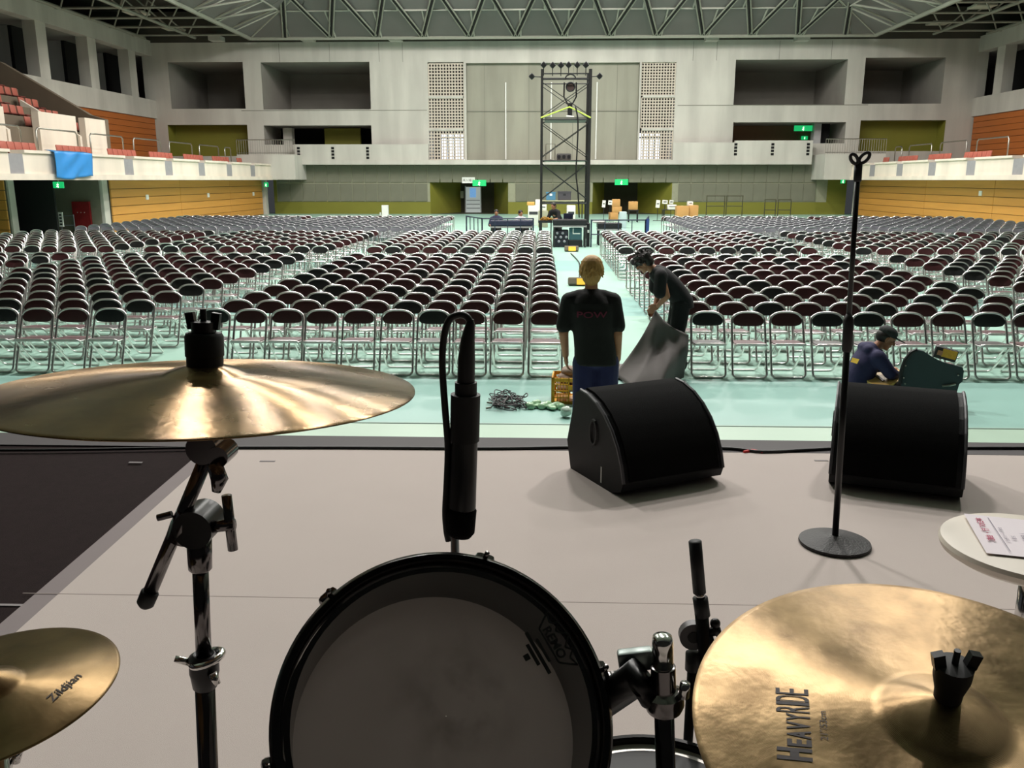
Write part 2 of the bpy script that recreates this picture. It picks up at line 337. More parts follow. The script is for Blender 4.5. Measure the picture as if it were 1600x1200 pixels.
# gap backing only where panels are (split round the doors)
g = MB()
for x0, x1 in ((433, 672), (794, 926), (1050, 1292)): g.bx(bX(x0, 300), bX(x1, 300), YW-.012, YW+.0, bZ(315.5), bZ(257.6))
g.bx(bX(672, 270), bX(794, 270), YW-.012, YW, bZ(279.6), bZ(257.6)); g.bx(bX(926, 270), bX(1050, 270), YW-.012, YW, bZ(278.6), bZ(257.6))
g.build('panel_backing', mat('panel_joint', (150, 150, 128), .9), wl)
# lit doorway and doors in the recesses
g = MB(); d0, d1 = hy(728, 300, YW+3.1), hy(751, 300, YW+3.1); zt = hy(740, 292, YW+3.1).z
g.bx(d0.x, d1.x, YW+3.0, YW+3.1, 0, zt); dw = struct('door_1', g, mat('lit_lobby', (176, 184, 180), .6, emit=.55, var=.25, scale=1.5), 'open doorway showing the bright lobby, under the white sign', 'door')
g = MB(); g.bx(d0.x+.3, d0.x+.75, YW+2.96, YW+2.99, zt-.75, zt-.08); g.build('poster', mat('blue_poster_glow', (120, 170, 225), .5, emit=.7, var=.3, scale=9), dw)  # emission puts the lobby brightness into the poster colour
g = MB()
for k in range(3): g.bx(d0.x+.05, d1.x-.05, YW+2.9, YW+2.94, .3+.28*k, .34+.28*k)
g.build('barrier_rail', mat('grey_rail', (90, 92, 96), .5), dw)
g = MB(); g.bx(d0.x-.07, d0.x, YW+2.9, YW+3.1, 0, zt+.07); g.bx(d1.x, d1.x+.07, YW+2.9, YW+3.1, 0, zt+.07); g.build('door_frame', GREYP, dw)
g = MB(); g.bx(d0.x-.36, d0.x-.12, YW+2.5, YW+2.55, 1.05, 1.55); tag(g.build('wall_notice', mat('pale_notice', (140, 140, 120), .7)), 'small pale notice on the dark wall left of the open doorway', 'sign')
g = MB(); g.bx(bX(772, 300), bX(793.4, 300), YW+.02, YW+3.1, 0, .02)
# ------------------------------------------------------------------ exit signs
def exit_sign(p, w_, h_, label, facex=0, hang=0.):
    t = thing('exit_sign', label, 'sign', p, 0, 'green exit signs')
    R = Matrix.Rotation(facex, 3, 'Z')
    g = MB(); g.rbox((0, 0, 0), (w_, .12, h_), .02, R); g.build('sign_box', GREEN, t, world=False)
    g = MB(); c = [(-.02, .30, .09), ]
    def q(x, z): return R @ Vector((x, -.066, z))
    s_ = h_
    g.tube([q(.02*s_, .32*s_), q(.02*s_, .30*s_)], .09*s_, 8)
    g.tube([q(.02*s_, .18*s_), q(-.06*s_, -.1*s_), q(.08*s_, -.2*s_), q(.02*s_, -.42*s_)], .05*s_, 6)
    g.tube([q(-.06*s_, -.1*s_), q(-.2*s_, -.3*s_)], .05*s_, 6)
    g.tube([q(.16*s_, .02*s_), q(0, .14*s_), q(-.16*s_, .04*s_)], .035*s_, 6)
    g.build('running_figure', GLOWW, t, world=False)
    if hang: g = MB(); g.cyl((0, 0, h_/2), (0, 0, hang-p.z), .02, n=6); g.build('bracket', STEEL, t, world=False)
exit_sign(hy(749, 286, YW-.1), .95, .42, 'green exit sign beside the white sign above the lit doorway')
exit_sign(hy(971, 284.5, YW-.1), .92, .40, 'green exit sign above the right dark door recess')
exit_sign(hy(1255, 200.5, YW+1.5), 1.25, .38, 'bright green exit sign hanging in the upper right gallery opening')
exit_sign(hy(1257, 215.5, YW+3.9), .45, .25, 'small dark green exit sign low in the upper right gallery')
s = thing('wall_sign', 'white sign with four black characters above the lit doorway', 'sign', hy(732, 281.5, YW-.08))
g = MB(); g.box((0, 0, 0), (.9, .05, .4)); g.build('board', WHITE, s, world=False)
vs, fs = text_geo('再入場口', .2, .0, 'CENTER'); g = MB(); g.add([(v.x, -.03, v.y-.08) for v in vs], fs); g.build('lettering', BLACK, s, world=False)
# ------------------------------------------------------------------ side galleries, mirrored about XC
def sd(sgn, off): return XC+sgn*off
PANP, PLAN = 4.2, .37
MET = mat('rail_metal', (176, 174, 166), .35, 1.)
SEATM = mat('seat_red', (176, 96, 80), .55, var=.12); SEATD = mat('seat_red_dark', (120, 54, 46), .6, var=.1)
seat_me = None
def seat_meshes():
    g = MB(); g.rbox((0, .02, .30), (.42, .40, .05), .02); a = g.mesh('seat_pan', SEATD, 40)
    g = MB(); g.rbox((0, .22, .50), (.43, .06, .40), .05, Matrix.Rotation(-.15, 3, 'X')); b_ = g.mesh('seat_back', SEATM, 40)
    g = MB(); g.box((0, .05, .14), (.06, .25, .28)); c_ = g.mesh('pedestal', BLACK)
    return a, b_, c_
SEATS = seat_meshes(); ORD = ['first', 'second', 'third', 'fourth', 'fifth', 'sixth', 'seventh', 'eighth', 'ninth', 'tenth', 'eleventh', 'twelfth', 'thirteenth']
def arena_seat(x, y, z, rz, label, grp):
    t = thing('arena_seat', label, 'seat', (x, y, z), rz, grp)
    for nm, me in zip(('seat_pan', 'seat_back', 'pedestal'), SEATS):
        o = bpy.data.objects.new(nm, me); C.objects.link(o); o.parent = t
    return t
for sgn, side in ((-1, 'left'), (1, 'right')):
    X = lambda o: sd(sgn, o)
    def sbx(mb, o0, o1, y0, y1, z0, z1, mi=0): mb.bx(min(X(o0), X(o1)), max(X(o0), X(o1)), y0, y1, z0, z1, mi)
    # balcony slab and its front made of concrete slabs with grey infills
    g = MB(); sbx(g, 19.35, 28, 14, 60.5, 2.36, 2.62); sbx(g, 19.2, 19.5, 14, 60.5, 2.34, 2.56)
    bal = struct('trim_balcony_'+side, g, CONC_W, 'pale concrete %s balcony slab running along the hall' % side, 'balcony')
    kk = range(-6, 5); top = 3.38
    for k in kk:
        yc = 38.8+PANP*k
        g = MB(); y0, y1 = yc+.42, min(yc+PANP-.42, 60)
        prof = [(X(19.3), 2.56), (X(19.3), top-.1), (X(19.22), top-.1), (X(19.22), top), (X(19.75), top), (X(19.75), 2.56)]
        g.prism(prof, 'y', y0, y1); g.build('front_slab', CONC_W, bal)
        g = MB(); sbx(g, 19.3, 19.7, yc-.42, yc+.42, 2.56, top-.14); g.build('infill_panel', mat('infill_grey', (150, 148, 150), .7), bal)
    # handrails and seats of the front row
    for k in range(-2, 5):
        y0 = 38.8+PANP*k+.55; y1 = y0+3.1
        if y1 > 58.5: y1 = 57.2
        px = proj((X(20.9), y1, 3.2))[0]
        if px < -20 or proj((X(20.9), y0, 3.2))[0] > 1640: continue
        t = thing('handrail', 'steel tube handrail behind the %s balcony seats, %s section from the end wall' % (side, ORD[4-k]), 'railing', (X(21.2), y0, 3.1), 0, 'balcony handrails')
        g = MB(); xx = X(21.2); pts = [(xx, y0, 3.1), (xx, y0, 4.25), (xx, y0+.12, 4.36), (xx, y1-.12, 4.36), (xx, y1, 4.25), (xx, y1, 3.1)]
        g.tube(pts, .035, 8); g.build('rail_tube', MET, t, smooth=True)
        n = int((y1-y0)/.46)
        for i in range(n):
            yy = y0+.25+i*.46
            if not -15 < proj((X(20.3), yy, 3.3))[0] < 1615: continue
            arena_seat(X(20.25), yy, 3.02, -sgn*math.pi/2, 'red plastic seat, %s in the %s balcony section %s from the end wall' % (ORD[i], side, ORD[4-k]), 'red balcony seats')
    # walkway step behind seats
    g = MB(); sbx(g, 21, 28, 14, 60.5, 2.62, 3.1); sbx(g, 19.75, 21, 14, 60.3, 2.62, 3.02); g.build('walkway', CONC_W, bal)
    # plank wall under the balcony
    g = MB(); y0w = 38.9 if sgn < 0 else 20
    sbx(g, 20.35, 20.6, y0w, 60.5, 0, 2.36)
    wu = struct('wall_'+side, g, PANELG, 'timber plank wall under the %s balcony' % side, 'wall')
    yj = [y0w, 46.5, 54.0, 60.3] if sgn < 0 else [20, 27.5, 35, 42.5, 50, 60.3]
    for a_, b_ in zip(yj[:-1], yj[1:]):
        for r in range(6):
            p = MB(); z0 = .03+r*.385; p.rbox((X(20.32), (a_+b_)/2, z0+.187), (.07, b_-a_-.03, .365), .012); p.build('plank', WOOD, wu)
    g = MB(); sbx(g, 20.1, 20.7, 60.4, 60.9, 0, 2.36); g.build('end_post', CONC, wu)
    # upper wall: planks, concrete gallery front, pillars, beam
    g = MB(); sbx(g, 28.1, 28.4, 14, YW, 3.1, 6.5)
    uw = struct('wall_%s_upper' % side, g, PANELG, 'upper %s side wall with reddish planks below a concrete gallery' % side, 'wall')
    for a_, b_ in ((30, 38), (38, 45.5), (45.5, 53), (53, 61.9)):
        for r in range(9):
            p = MB(); z0 = 3.12+r*.376; p.rbox((X(28.06), (a_+b_)/2, z0+.18), (.07, b_-a_-.03, .355), .012); p.build('plank', WOODR, uw)
    g = MB(); sbx(g, 27.9, 28.3, 14, YW, 6.5, 7.7); g.build('gallery_front', CONC, uw)
    g = MB(); sbx(g, 27.9, 28.6, 8, YW, 10.6, 11.6); g.build('top_beam', CONC, uw)
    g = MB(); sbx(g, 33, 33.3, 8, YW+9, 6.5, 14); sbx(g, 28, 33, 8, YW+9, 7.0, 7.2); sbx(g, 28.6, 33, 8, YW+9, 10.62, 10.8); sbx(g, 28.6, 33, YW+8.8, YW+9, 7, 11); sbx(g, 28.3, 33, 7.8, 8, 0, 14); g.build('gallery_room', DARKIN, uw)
    for j, yp in enumerate((59.2, 54, 48.6, 43.3, 38, 32.8)):
        g = MB(); sbx(g, 28, 28.7, yp-.5, yp+.5, 7.7, 10.6); g.build('pillar', CONC, uw)
        g = MB(); sbx(g, 30.2, 30.4, yp+1.0, yp+4.3, 7.2, 10.6); g.build('recess_wall', BLACK, uw)
        g = MB(); sbx(g, 30.4, 33, yp+1.0, yp+1.2, 7.2, 10.6); g.build('recess_return', CONC, uw)
    # slivers of daylight between blackout curtains
    for yp, w_ in ((57.2, .06), (51.7, .1), (46.4, .06)):
        g = MB(); sbx(g, 32.9, 32.95, yp-w_, yp+w_, 8.0, 9.6); g.build('daylight_gap', DAY, uw)
    # end box of the gallery return with railing
    x0, x1 = (-16.6, -20.5) if sgn < 0 else (18.5, 22.4)
    g = MB(); g.bx(min(x0, x1), max(x0, x1), 59.2, 62, 2.36, 4.0); eb = struct('trim_return_'+side, g, CONC, 'concrete %s gallery return box at the end wall' % side, 'balcony')
    g = MB(); a_, b_ = min(x0, x1), max(x0, x1); g.tube([(a_, 59.3, 4.95), (b_, 59.3, 4.95)], .03, 6); g.tube([(a_, 59.3, 4.1), (b_, 59.3, 4.1)], .02, 6)
    for i in range(26): xx = a_+(b_-a_)*i/25; g.tube([(xx, 59.3, 4.0), (xx, 59.3, 4.95)], .014, 4)
    g.build('balustrade', MET, eb)
    # raked seating bank
    g = MB()
    yb0, yb1 = 20, 42.7
    for r in range(6): sbx(g, 22.5+r*.92, 28, yb0, yb1, 3.1+.0, 4.5+r*.52)
    bank = struct('trim_bank_'+side, g, CONC_B, 'raked concrete seating bank above the %s balcony' % side, 'seating bank')
    for (a_, b_) in ((21.5, 29), (30.4, 34.8), (37.2, 40.2), (41, 42.9)):
        g = MB(); sbx(g, 22.2, 22.5, a_, b_, 3.1, 5.15); g.build('front_wall', CONC_W, bank)
    for ys in (29.2, 34.9, 40.4):
        g = MB(); prof = [(X(22.2), 3.1), (X(22.2), 4.3), (X(24.8), 5.9), (X(24.8), 3.1)]; g.prism(prof, 'y', ys, ys+.18); g.build('stair_wall', CONC_W, bank)
        g = MB()
        for q in range(6): sbx(g, 22.3+q*.3, 24.9, ys+.2, ys+1.0, 3.1, 3.35+q*.22)
        g.build('stair', CONC, bank)
    g = MB(); prof = [(X(22.2), 3.1), (X(22.2), 5.2), (X(22.9), 5.4), (X(27), 7.85), (X(28), 7.85), (X(28), 3.1)]; g.prism(prof, 'y', 42.9, 43.25); g.build('end_wall', CONC_B, bank)
    if sgn < 0:
        for r in range(5):
            for i in range(6):
                yy = 41.9-i*.55-(.0 if i < 3 else 1.2)
                arena_seat(X(22.9+r*.92), yy, 4.3+r*.52, -sgn*math.pi/2, 'red plastic seat on the raked bank, row %s up, %s from its slanted end wall' % (ORD[r], ORD[i]), 'raked bank seats')
# red door and dark passage at the left
g = MB(); Xw = sd(-1, 20.4); g.bx(-25, Xw, 38.4, 38.9, 0, 2.36); struct('wall_left_return', g, CONC, 'concrete pier where the left plank wall begins', 'wall')
g = MB(); g.bx(-26, -25.7, 30, 39, 0, 2.36, 0); struct('wall_left_passage', g, mat('passage_grey', (92, 90, 80), .8), 'grey wall at the back of the left passage', 'wall')
g = MB(); g.quad((-25.9, 38.3, 0), (-19.5, 38.3, 0), (-19.5, 38.3, 2.36), (-25.9, 38.3, 2.36)); struct('wall_left_niche', g, mat('niche_grey', (110, 106, 92), .8), 'grey wall of the niche beside the red door', 'wall')
g = MB(); a_, b_ = hy(114, 330, 38.2).x, hy(141, 330, 38.2).x; g.bx(a_, b_, 38.15, 38.28, 0, hy(120, 315, 38.2).z); d2 = struct('door_2', g, RED, 'dark red door in the left passage', 'door')
g = MB()
for q in range(3): g.sphere((a_+(.3+.2*q)*(b_-a_), 38.13, .95), .02, 6)
g.build('door_fitting', MET, d2)
g = MB(); a_, b_ = hy(20, 320, 36).x, hy(86, 320, 36).x; g.bx(a_, b_, 36.0, 36.1, 0, 2.36); struct('wall_left_curtain', g, BLACK, 'black curtain closing the left passage', 'curtain')
g = MB(); g.bx(hy(6, 320, 34.5).x, hy(21, 320, 34.5).x, 34.3, 34.7, 0, 2.36); struct('wall_left_pier', g, CONC, 'pale concrete pier at the left edge of the passage', 'wall')
g = MB(); g.bx(hy(-60, 320, 34).x, hy(6, 320, 34).x, 34.2, 34.3, 0, 2.36); wlp = struct('wall_left_planks', g, PANELG, 'timber plank wall left of the passage', 'wall')
for r in range(6):
    p = MB(); p.rbox((hy(-27, 320, 34).x, 34.17, .215+r*.385), (abs(hy(-60, 320, 34).x-hy(6, 320, 34).x), .07, .365), .012); p.build('plank', WOOD, wlp)
exit_sign(hy(91.5, 289, 35.8), .42, .26, 'small green exit sign under the left balcony by the blue tarp', hang=2.37)
exit_sign(hy(416, 288.5, 60), .28, .3, 'tiny green exit sign at the far end of the left plank wall', hang=2.37)
exit_sign(hy(1317, 283, 60), .28, .3, 'tiny green exit sign at the far end of the right plank wall', hang=2.37)
t = thing('crowd_barrier', 'low rail barrier with an upright white notice before the red door', 'barrier', (hy(95, 340, 37).x, 37, 0))
g = MB(); a_, b_ = hy(74, 340, 37).x, hy(115, 340, 37).x
for z in (.45, .85): g.cyl((a_, 37, z), (b_, 37, z), .025, n=6)
for xx in (a_, (a_+b_)/2, b_): g.cyl((xx, 37, 0), (xx, 37, .9), .025, n=6)
g.build('rail', mat('grey_rail', (90, 92, 96), .5), t)
g = MB(); c = hy(96, 343, 36.9); g.bx(c.x-.09, c.x+.09, 36.85, 36.9, .4, 1.0); nb = g.build('notice', WHITE, t)
g = MB()
for k in range(4): g.bx(c.x-.05, c.x+.05, 36.83, 36.85, .47+.13*k, .53+.13*k)
g.build('lettering', BLACK, nb)
# little white switch plates on the plank walls
for i, (x, y, sg) in enumerate(((230, 308, -1), (325.5, 305, -1), (396, 303, -1), (1532, 302, 1))):
    p = hx(x, y, sd(sg, 20.26)); g = MB(); g.rbox(p, (.05, .28, .24), .01)
    tag(g.build('wall_plate', WHITE), 'small white plate on the ' + ('left plank wall, %s from the passage' % ORD[i] if sg < 0 else 'right plank wall'), 'plate')
# blue tarp over the balcony front
t = MB(); p0, p1 = hx(82, 243, sd(-1, 19.15)), hx(144, 275, sd(-1, 19.15)); n, m_ = 26, 14; vs = []; fs = []
for i in range(n+1):
    for j in range(m_+1):
        u, v = i/n, j/m_; yy = p0.y+(p1.y-p0.y)*u; zz = 3.44-(1.0+.06*math.sin(u*5))*v
        fold = .05*math.sin(9*(u*1.5+v))*(1-abs(2*u-1))+.03*math.sin(14*u+3*v)
        xx = sd(-1, 19.08)+fold+(-.35 if v == 0 else 0); vs.append((xx, yy, zz))
for i in range(n):
    for j in range(m_): q = i*(m_+1)+j; fs.append((q, q+1, q+m_+2, q+m_+1))
t.add(vs, fs); o = t.build('tarpaulin', mat('blue_tarp', (52, 142, 214), .45, var=.12, scale=3), None, True)
o.modifiers.new('t', 'SOLIDIFY').thickness = .01
tag(o, 'bright blue tarpaulin hung over the left balcony front', 'tarpaulin')
# white box by the end wall
g = MB(); a_ = hz(597, 337, 0); c = hy(602, 330, 58); g.rbox((c.x, 58, .36), (.42, .35, .72), .02); g.bx(c.x-.38, c.x-.30, 58, 58.1, 0, .25)
tag(g.build('white_cabinet', WHITE), 'small white cabinet standing before the olive end wall', 'cabinet')
# ------------------------------------------------------------------ roof
ZC = hy(700, 57, 60.5).z; YB = 60.5; AL = math.radians(22); OFF = 20.5; RS = 3.06
tan = math.tan(AL)
g = MB(); x0, x1 = XC-OFF, XC+OFF; y0 = YB-2*OFF+0; zr = ZC+OFF*tan+.06; yf = -6
zb = ZC+.06
g.add([(x0, YB, zb), (x1, YB, zb), (XC, YB-OFF, zr)], [(0, 1, 2)])
g.add([(x0, YB, zb), (XC, YB-OFF, zr), (XC, yf, zr), (x0, yf, zb)], [(0, 1, 2, 3)])
g.add([(x1, YB, zb), (XC, YB-OFF, zr), (XC, yf, zr), (x1, yf, zb)], [(0, 1, 2, 3)])
g.bx(XC-33.4, x0, yf, YB+1.6, ZC+1.9, ZC+2.0, 1); g.bx(x1, XC+33.4, yf, YB+1.6, ZC+1.9, ZC+2.0, 1); g.bx(XC-29, XC+29, YB+.2, YW+.2, ZC+1.9, ZC+2.0, 1)
g.bx(XC-33.4, XC+33.4, YW, YW+.1, bZ(64), ZC+2.0, 1)
for xx in (x0, x1): g.quad((xx, yf, zb-.05), (xx, YB, zb-.05), (xx, YB, ZC+2), (xx, yf, ZC+2), 1)
ceil = struct('ceiling', g, [mat('roof_joint', (190, 190, 180), .8), DECK], 'dark arena roof deck above the hipped panel ceiling', 'ceiling')
cs, sn = math.cos(AL), math.sin(AL)
def slope_back(u, s, off=0.): return Vector((XC+u, YB-s*cs+off*sn, ZC+s*sn+off*cs)) # u across, s up the slope
def slope_side(sgn, u, s, off=0.): return Vector((XC+sgn*(OFF-s*cs), u, ZC+s*sn+off*cs))
def panel4(pts, nrm):
    g = MB(); c = sum(pts, Vector())/len(pts); pts = [c+(p-c)*.955 for p in pts]; n = len(pts); lo = [p+nrm*.03 for p in pts]
    g.add(pts+lo, [tuple(range(n)), tuple(range(2*n-1, n-1, -1))]+[(i, (i+1) % n, n+(i+1) % n, n+i) for i in range(n)])
    g.build('roof_panel', ROOFP, ceil)
PW = 3.06
for row in range(3):
    s0, s1 = .05+row*RS, .05+(row+1)*RS
    for k in range(-8, 8):
        u0 = k*PW+(PW/2 if row % 2 else 0)+.55; u1 = u0+PW
        l0, l1 = OFF-s0*cs, OFF-s1*cs
        def cl(u, l): return max(-l, min(l, u))
        q = [slope_back(cl(u0, l0), s0, 0.), slope_back(cl(u1, l0), s0, 0.), slope_back(cl(u1, l1), s1, 0.), slope_back(cl(u0, l1), s1, 0.)]
        if (q[1]-q[0]).length+(q[2]-q[3]).length < .6: continue
        panel4(q, Vector((0, -sn, -cs)))
    for sgn in (-1, 1):
        for k in range(9):
            v0 = YB-k*PW-(PW/2 if row % 2 else 0); v1 = v0-PW
            v0b, v1b = min(v0, YB-s1*cs), min(v1, YB-s1*cs); v0a, v1a = min(v0, YB-s0*cs), min(v1, YB-s0*cs)
            q = [slope_side(sgn, v0a, s0, 0.), slope_side(sgn, v1a, s0, 0.), slope_side(sgn, v1b, s1, 0.), slope_side(sgn, v0b, s1, 0.)]
            if abs(v1a-v0a)+abs(v1b-v0b) < .6: continue
            panel4(q, Vector((sgn*-sn, 0, -cs)))
# pale cover strips over the panel joints
RIB = mat('joint_strip', (176, 174, 164), .7)
def rib(a, b_): g = MB(); g.tube([a, b_], .055, 5); g.build('joint_strip', RIB, ceil)
for row in range(1, 3):
    s0 = .05+row*RS; l0 = OFF-s0*cs; rib(slope_back(-l0, s0, -.06), slope_back(l0, s0, -.06))
    for sgn in (-1, 1): rib(slope_side(sgn, YB-s0*cs, s0, -.06), slope_side(sgn, 30, s0, -.06))
for row in range(2):
    s0, s1 = .05+row*RS, .05+(row+1)*RS
    for k in range(-7, 8):
        u = k*PW+(PW/2 if row % 2 else 0)+.55
        if abs(u) < OFF-s1*cs: rib(slope_back(u, s0, -.06), slope_back(u, s1, -.06))
    for sgn in (-1, 1):
        rib(slope_back(sgn*(OFF-s0*cs), s0, -.06), slope_back(sgn*(OFF-s1*cs), s1, -.06))
        for k in range(1, 8):
            v = YB-k*PW-(PW/2 if row % 2 else 0)
            if v < YB-s1*cs: rib(slope_side(sgn, v, s0, -.06), slope_side(sgn, v, s1, -.06))
# trusses in front of the slopes
def strut(name, a, b, r, m): g = MB(); g.tube([a, b], r, 6); return g.build(name, m, tr)
tr = thing('roof_truss', 'pale steel space frame of zigzag struts under the panelled roof', 'truss', (XC, YB, ZC-.3), kind='structure')
drop = .35
for k in range(-7, 7):
    ub = k*PW+.2; a = Vector((XC+ub, YB, ZC-.05))
    if abs(ub) > OFF: continue
    for dx in (-1, 1):
        b_ = slope_back(ub+dx*PW*.5, 5.9, 0)-Vector((0, 0, drop))
        if abs(b_.x-XC) > OFF-2.5: continue
        for o_ in (-.13, .13): strut('strut', a+Vector((o_, 0, 0)), b_+Vector((o_, 0, 0)), .055, TRUSS)
        for o_ in (0,): strut('strut_gap', a+Vector((o_, .1, 0)), b_+Vector((o_, .1, 0)), .085, TRUSSD)  # dark tube stands for the black gap between paired struts
strut('bottom_chord', (x0, YB, ZC-.05), (x1, YB, ZC-.05), .14, TRUSS); strut('bottom_chord', (x0, YB+.12, ZC+.22), (x1, YB+.12, ZC+.22), .07, TRUSS)
for sgn in (-1, 1):
    xx = XC+sgn*OFF; strut('bottom_chord', (xx, 20, ZC-.05), (xx, YB, ZC-.05), .15, TRUSS); strut('bottom_chord', (xx, 20, ZC+.3), (xx, YB, ZC+.3), .07, TRUSS)
    for k in range(10):
        v = YB-.6-k*PW
        for dv in (-1, 1):
            b_ = slope_side(sgn, v+dv*PW*.5, 3.6)-Vector((0, 0, .5))
            if b_.y < YB-3.4: strut('strut', (xx, v, ZC), b_, .06, TRUSS)
    for off in (24.2, 27.6): strut('joist', (XC+sgn*off, 22, ZC+.0), (XC+sgn*off, YB, ZC+.0), .1, TRUSS)
    for k in range(11):
        v = YB-1.2-k*PW; strut('cross_joist', (xx, v, ZC), (XC+sgn*29, v, ZC), .07, TRUSS)
        for o0, o1 in ((20.5, 22.3), (24.2, 22.3), (24.2, 26), (27.6, 26)): strut('web', (XC+sgn*o0, v, ZC), (XC+sgn*o1, v-1.5, ZC+1.85), .05, TRUSS)
    for q, (x, y) in enumerate((((213, 20), (271, 45)) if sgn < 0 else ((1467, 36), (1535, 10)))):
        p = hz(x, y, ZC+.5); g = MB(); g.rbox(p, (1.2, 1.2, .12), .03)
        tag(g.build('roof_fixture', mat('pale_fixture', (196, 196, 180), .6)), 'square pale fixture under the %s side roof, %s the end wall' % ('left' if sgn < 0 else 'right', 'nearer' if q == (1 if sgn < 0 else 0) else 'farther from'), 'light fixture')
# bearings between roof and wall
for x in (342, 484, 620, 1110, 1250): 
    g = MB(); g.bx(bX(x, 60)-.42, bX(x, 60)+.42, YW-.9, YW, bZ(66, x), bZ(59, x)); g.build('bearing', CONC, wall_back)
# unseen black backdrop behind the camera, added for dark reflections
g = MB(); g.bx(-30, 32, -7, -6.8, 0, ZC+2); struct('wall_front', g, BLACK, 'unseen black backdrop added behind the stage for dark reflections', 'wall')
# ------------------------------------------------------------------ stage
STG = mat('stage_carpet_dark', (40, 31, 31), .95, spec=.1, var=.25, scale=30, bump=.3, bscale=300)
SHEET = mat('pale_carpet', (196, 184, 178), .92, var=.05, scale=2.2, bump=.25, bscale=500)
TRIMG = mat('carpet_border', (136, 126, 126), .9, var=.06)
EDGE = mat('stage_edge', (58, 52, 54), .7, var=.15)
YS = hz(800, 685, S).y; YI = hz(800, 704, S).y
g = MB(); g.bx(-9, 11, -5, YS, .5, S-.004); g.bx(-9, 11, -4.9, YS-.1, 0, .5); st = struct('floor_stage', g, STG, 'dark carpeted stage deck in front of the hall', 'stage')
g = MB(); g.bx(-9, 11, YI, YS, S-.004, S+.004); g.build('edge_strip', EDGE, st)
pa, pb = hz(0, 1012, S), hz(304, 738, S); d = (pa-pb); pc = pb+d*4; pf = pb+(pb-pa)*((YI-pb.y)/(pb.y-pa.y))
g = MB(); poly = [(pf.x, YI-.005), (9, YI-.005), (9, -3.5), (pc.x, pc.y)]; g.prism(poly, 'z', S-.004, S+.004)
sheet = tag(g.build('stage_sheet', SHEET), 'pale grey carpet sheet covering most of the stage', 'carpet')
nrm = Vector((-(pb-pa).y, (pb-pa).x, 0)).normalized(); wdt = .085
g = MB(); q = [(pf.x, pf.y-.005), (pc.x, pc.y), (pc.x+nrm.x*wdt, pc.y+nrm.y*wdt), (pf.x+nrm.x*wdt, pf.y-.005)]; g.prism(q, 'z', S-.004, S+.002); g.build('border', TRIMG, sheet)
ysm = hz(800, 941, S).y; g = MB(); g.bx(hz(20, 941, S).x, 8, ysm-.0018, ysm+.0018, S+.004, S+.0045); g.build('seam', mat('sheet_seam', (150, 138, 132), .9), sheet)
g = MB(); yv = hz(20, 945, S).y; g.bx(-8, hz(52, 944, S).x, yv-.007, yv+.007, S-.004, S+.0); g.build('deck_joint', mat('pale_tape', (140, 134, 134), .8), st)
for (x, y, l_) in ((212, 724, .07), (418, 722, .08), (1283, 721, .07)):
    p = hz(x, y, S); g = MB(); g.bx(p.x-l_/2, p.x+l_/2, p.y-.008, p.y+.008, S+.004, S+.006); tag(g.build('tape_mark', mat('pale_tape', (140, 134, 134), .8)), {212: 'short pale tape mark on the dark stage carpet', 418: 'short grey tape mark on the pale sheet near the crash cymbal', 1283: 'short white tape mark beside the right floor monitor'}[x], 'tape', 'stage tape marks')
p = hz(1176, 708, S); g = MB(); g.tube([(p.x-.05, p.y-.01, S+.009), (p.x, p.y+.015, S+.011), (p.x+.05, p.y-.012, S+.009)], .008, 6)
tag(g.build('red_tape', mat('red_tape', (225, 60, 60), .6)), 'scrap of bright red tape at the stage edge', 'tape')
RUB = mat('black_rubber', (20, 20, 21), .5, var=.1)
def cable(name, pts, r, label, m=RUB, n=40, parent=None):
    P = [Vector(q) for q in pts]; out = []
    for i in range(len(P)-1):
        a, b_, c_, d_ = P[max(i-1, 0)], P[i], P[i+1], P[min(i+2, len(P)-1)]; k = max(3, n//len(P))
        for j in range(k):
            t = j/k; out.append(.5*((2*b_)+(c_-a)*t+(2*a-5*b_+4*c_-d_)*t*t+(3*b_-a-3*c_+d_)*t**3))
    out.append(P[-1]); g = MB(); g.tube(out, r, 8); o = g.build(name, m, parent, True)
    if label: tag(o, label, 'cable')
    return o
cable('stage_cable', [(hz(x, y, S).x, hz(x, y, S).y, S+.012) for x, y in ((-700, 708), (-40, 707), (120, 706), (300, 703), (520, 702.5), (760, 704), (900, 702), (1120, 703), (1190, 709), (1260, 706), (1330, 703), (1460, 703), (1640, 703), (2300, 703))], .008, 'black cable lying along the front edge of the stage', n=90)
# ------------------------------------------------------------------ folding chairs
CHR = mat('chrome_tube', (236, 232, 230), .3, 1., var=.03)
MAR = mat('maroon_vinyl', (66, 30, 32), .45, var=.2, scale=9); CHA = mat('charcoal_vinyl', (34, 34, 34), .42, var=.2, scale=9)
SEATV = mat('seat_vinyl', (112, 86, 88), .38, var=.12); SEATC = mat('seat_vinyl_grey', (104, 100, 100), .38, var=.12)
GRV = mat('grey_chair_back', (112, 110, 118), .5, var=.08)
def spline3(pts, k):
    P = [Vector(p) for p in pts]; out = []; n = len(P)
    for i in range(n): 
        a, b_, c_, d_ = P[i-1], P[i], P[(i+1) % n], P[(i+2) % n]
        for j in range(k):
            t = j/k; out.append(.5*((2*b_)+(c_-a)*t+(2*a-5*b_+4*c_-d_)*t*t+(3*b_-a-3*c_+d_)*t**3))
    return out
def rounded_loop(w0, w1, h, rb, rt, nb):       # closed outline in (x, s): bottom width w0 at s=0, top width w1 at s=h
    rz = rt*.62; o = arc(w0-rb, rb, rb, -90, 0, nb)+[(w1-rt+rt*math.cos(a), h-rz+rz*math.sin(a)) for a in [math.pi/2*i/(nb+2) for i in range(nb+3)]]
    return o+[(-x, s) for x, s in reversed(o)]
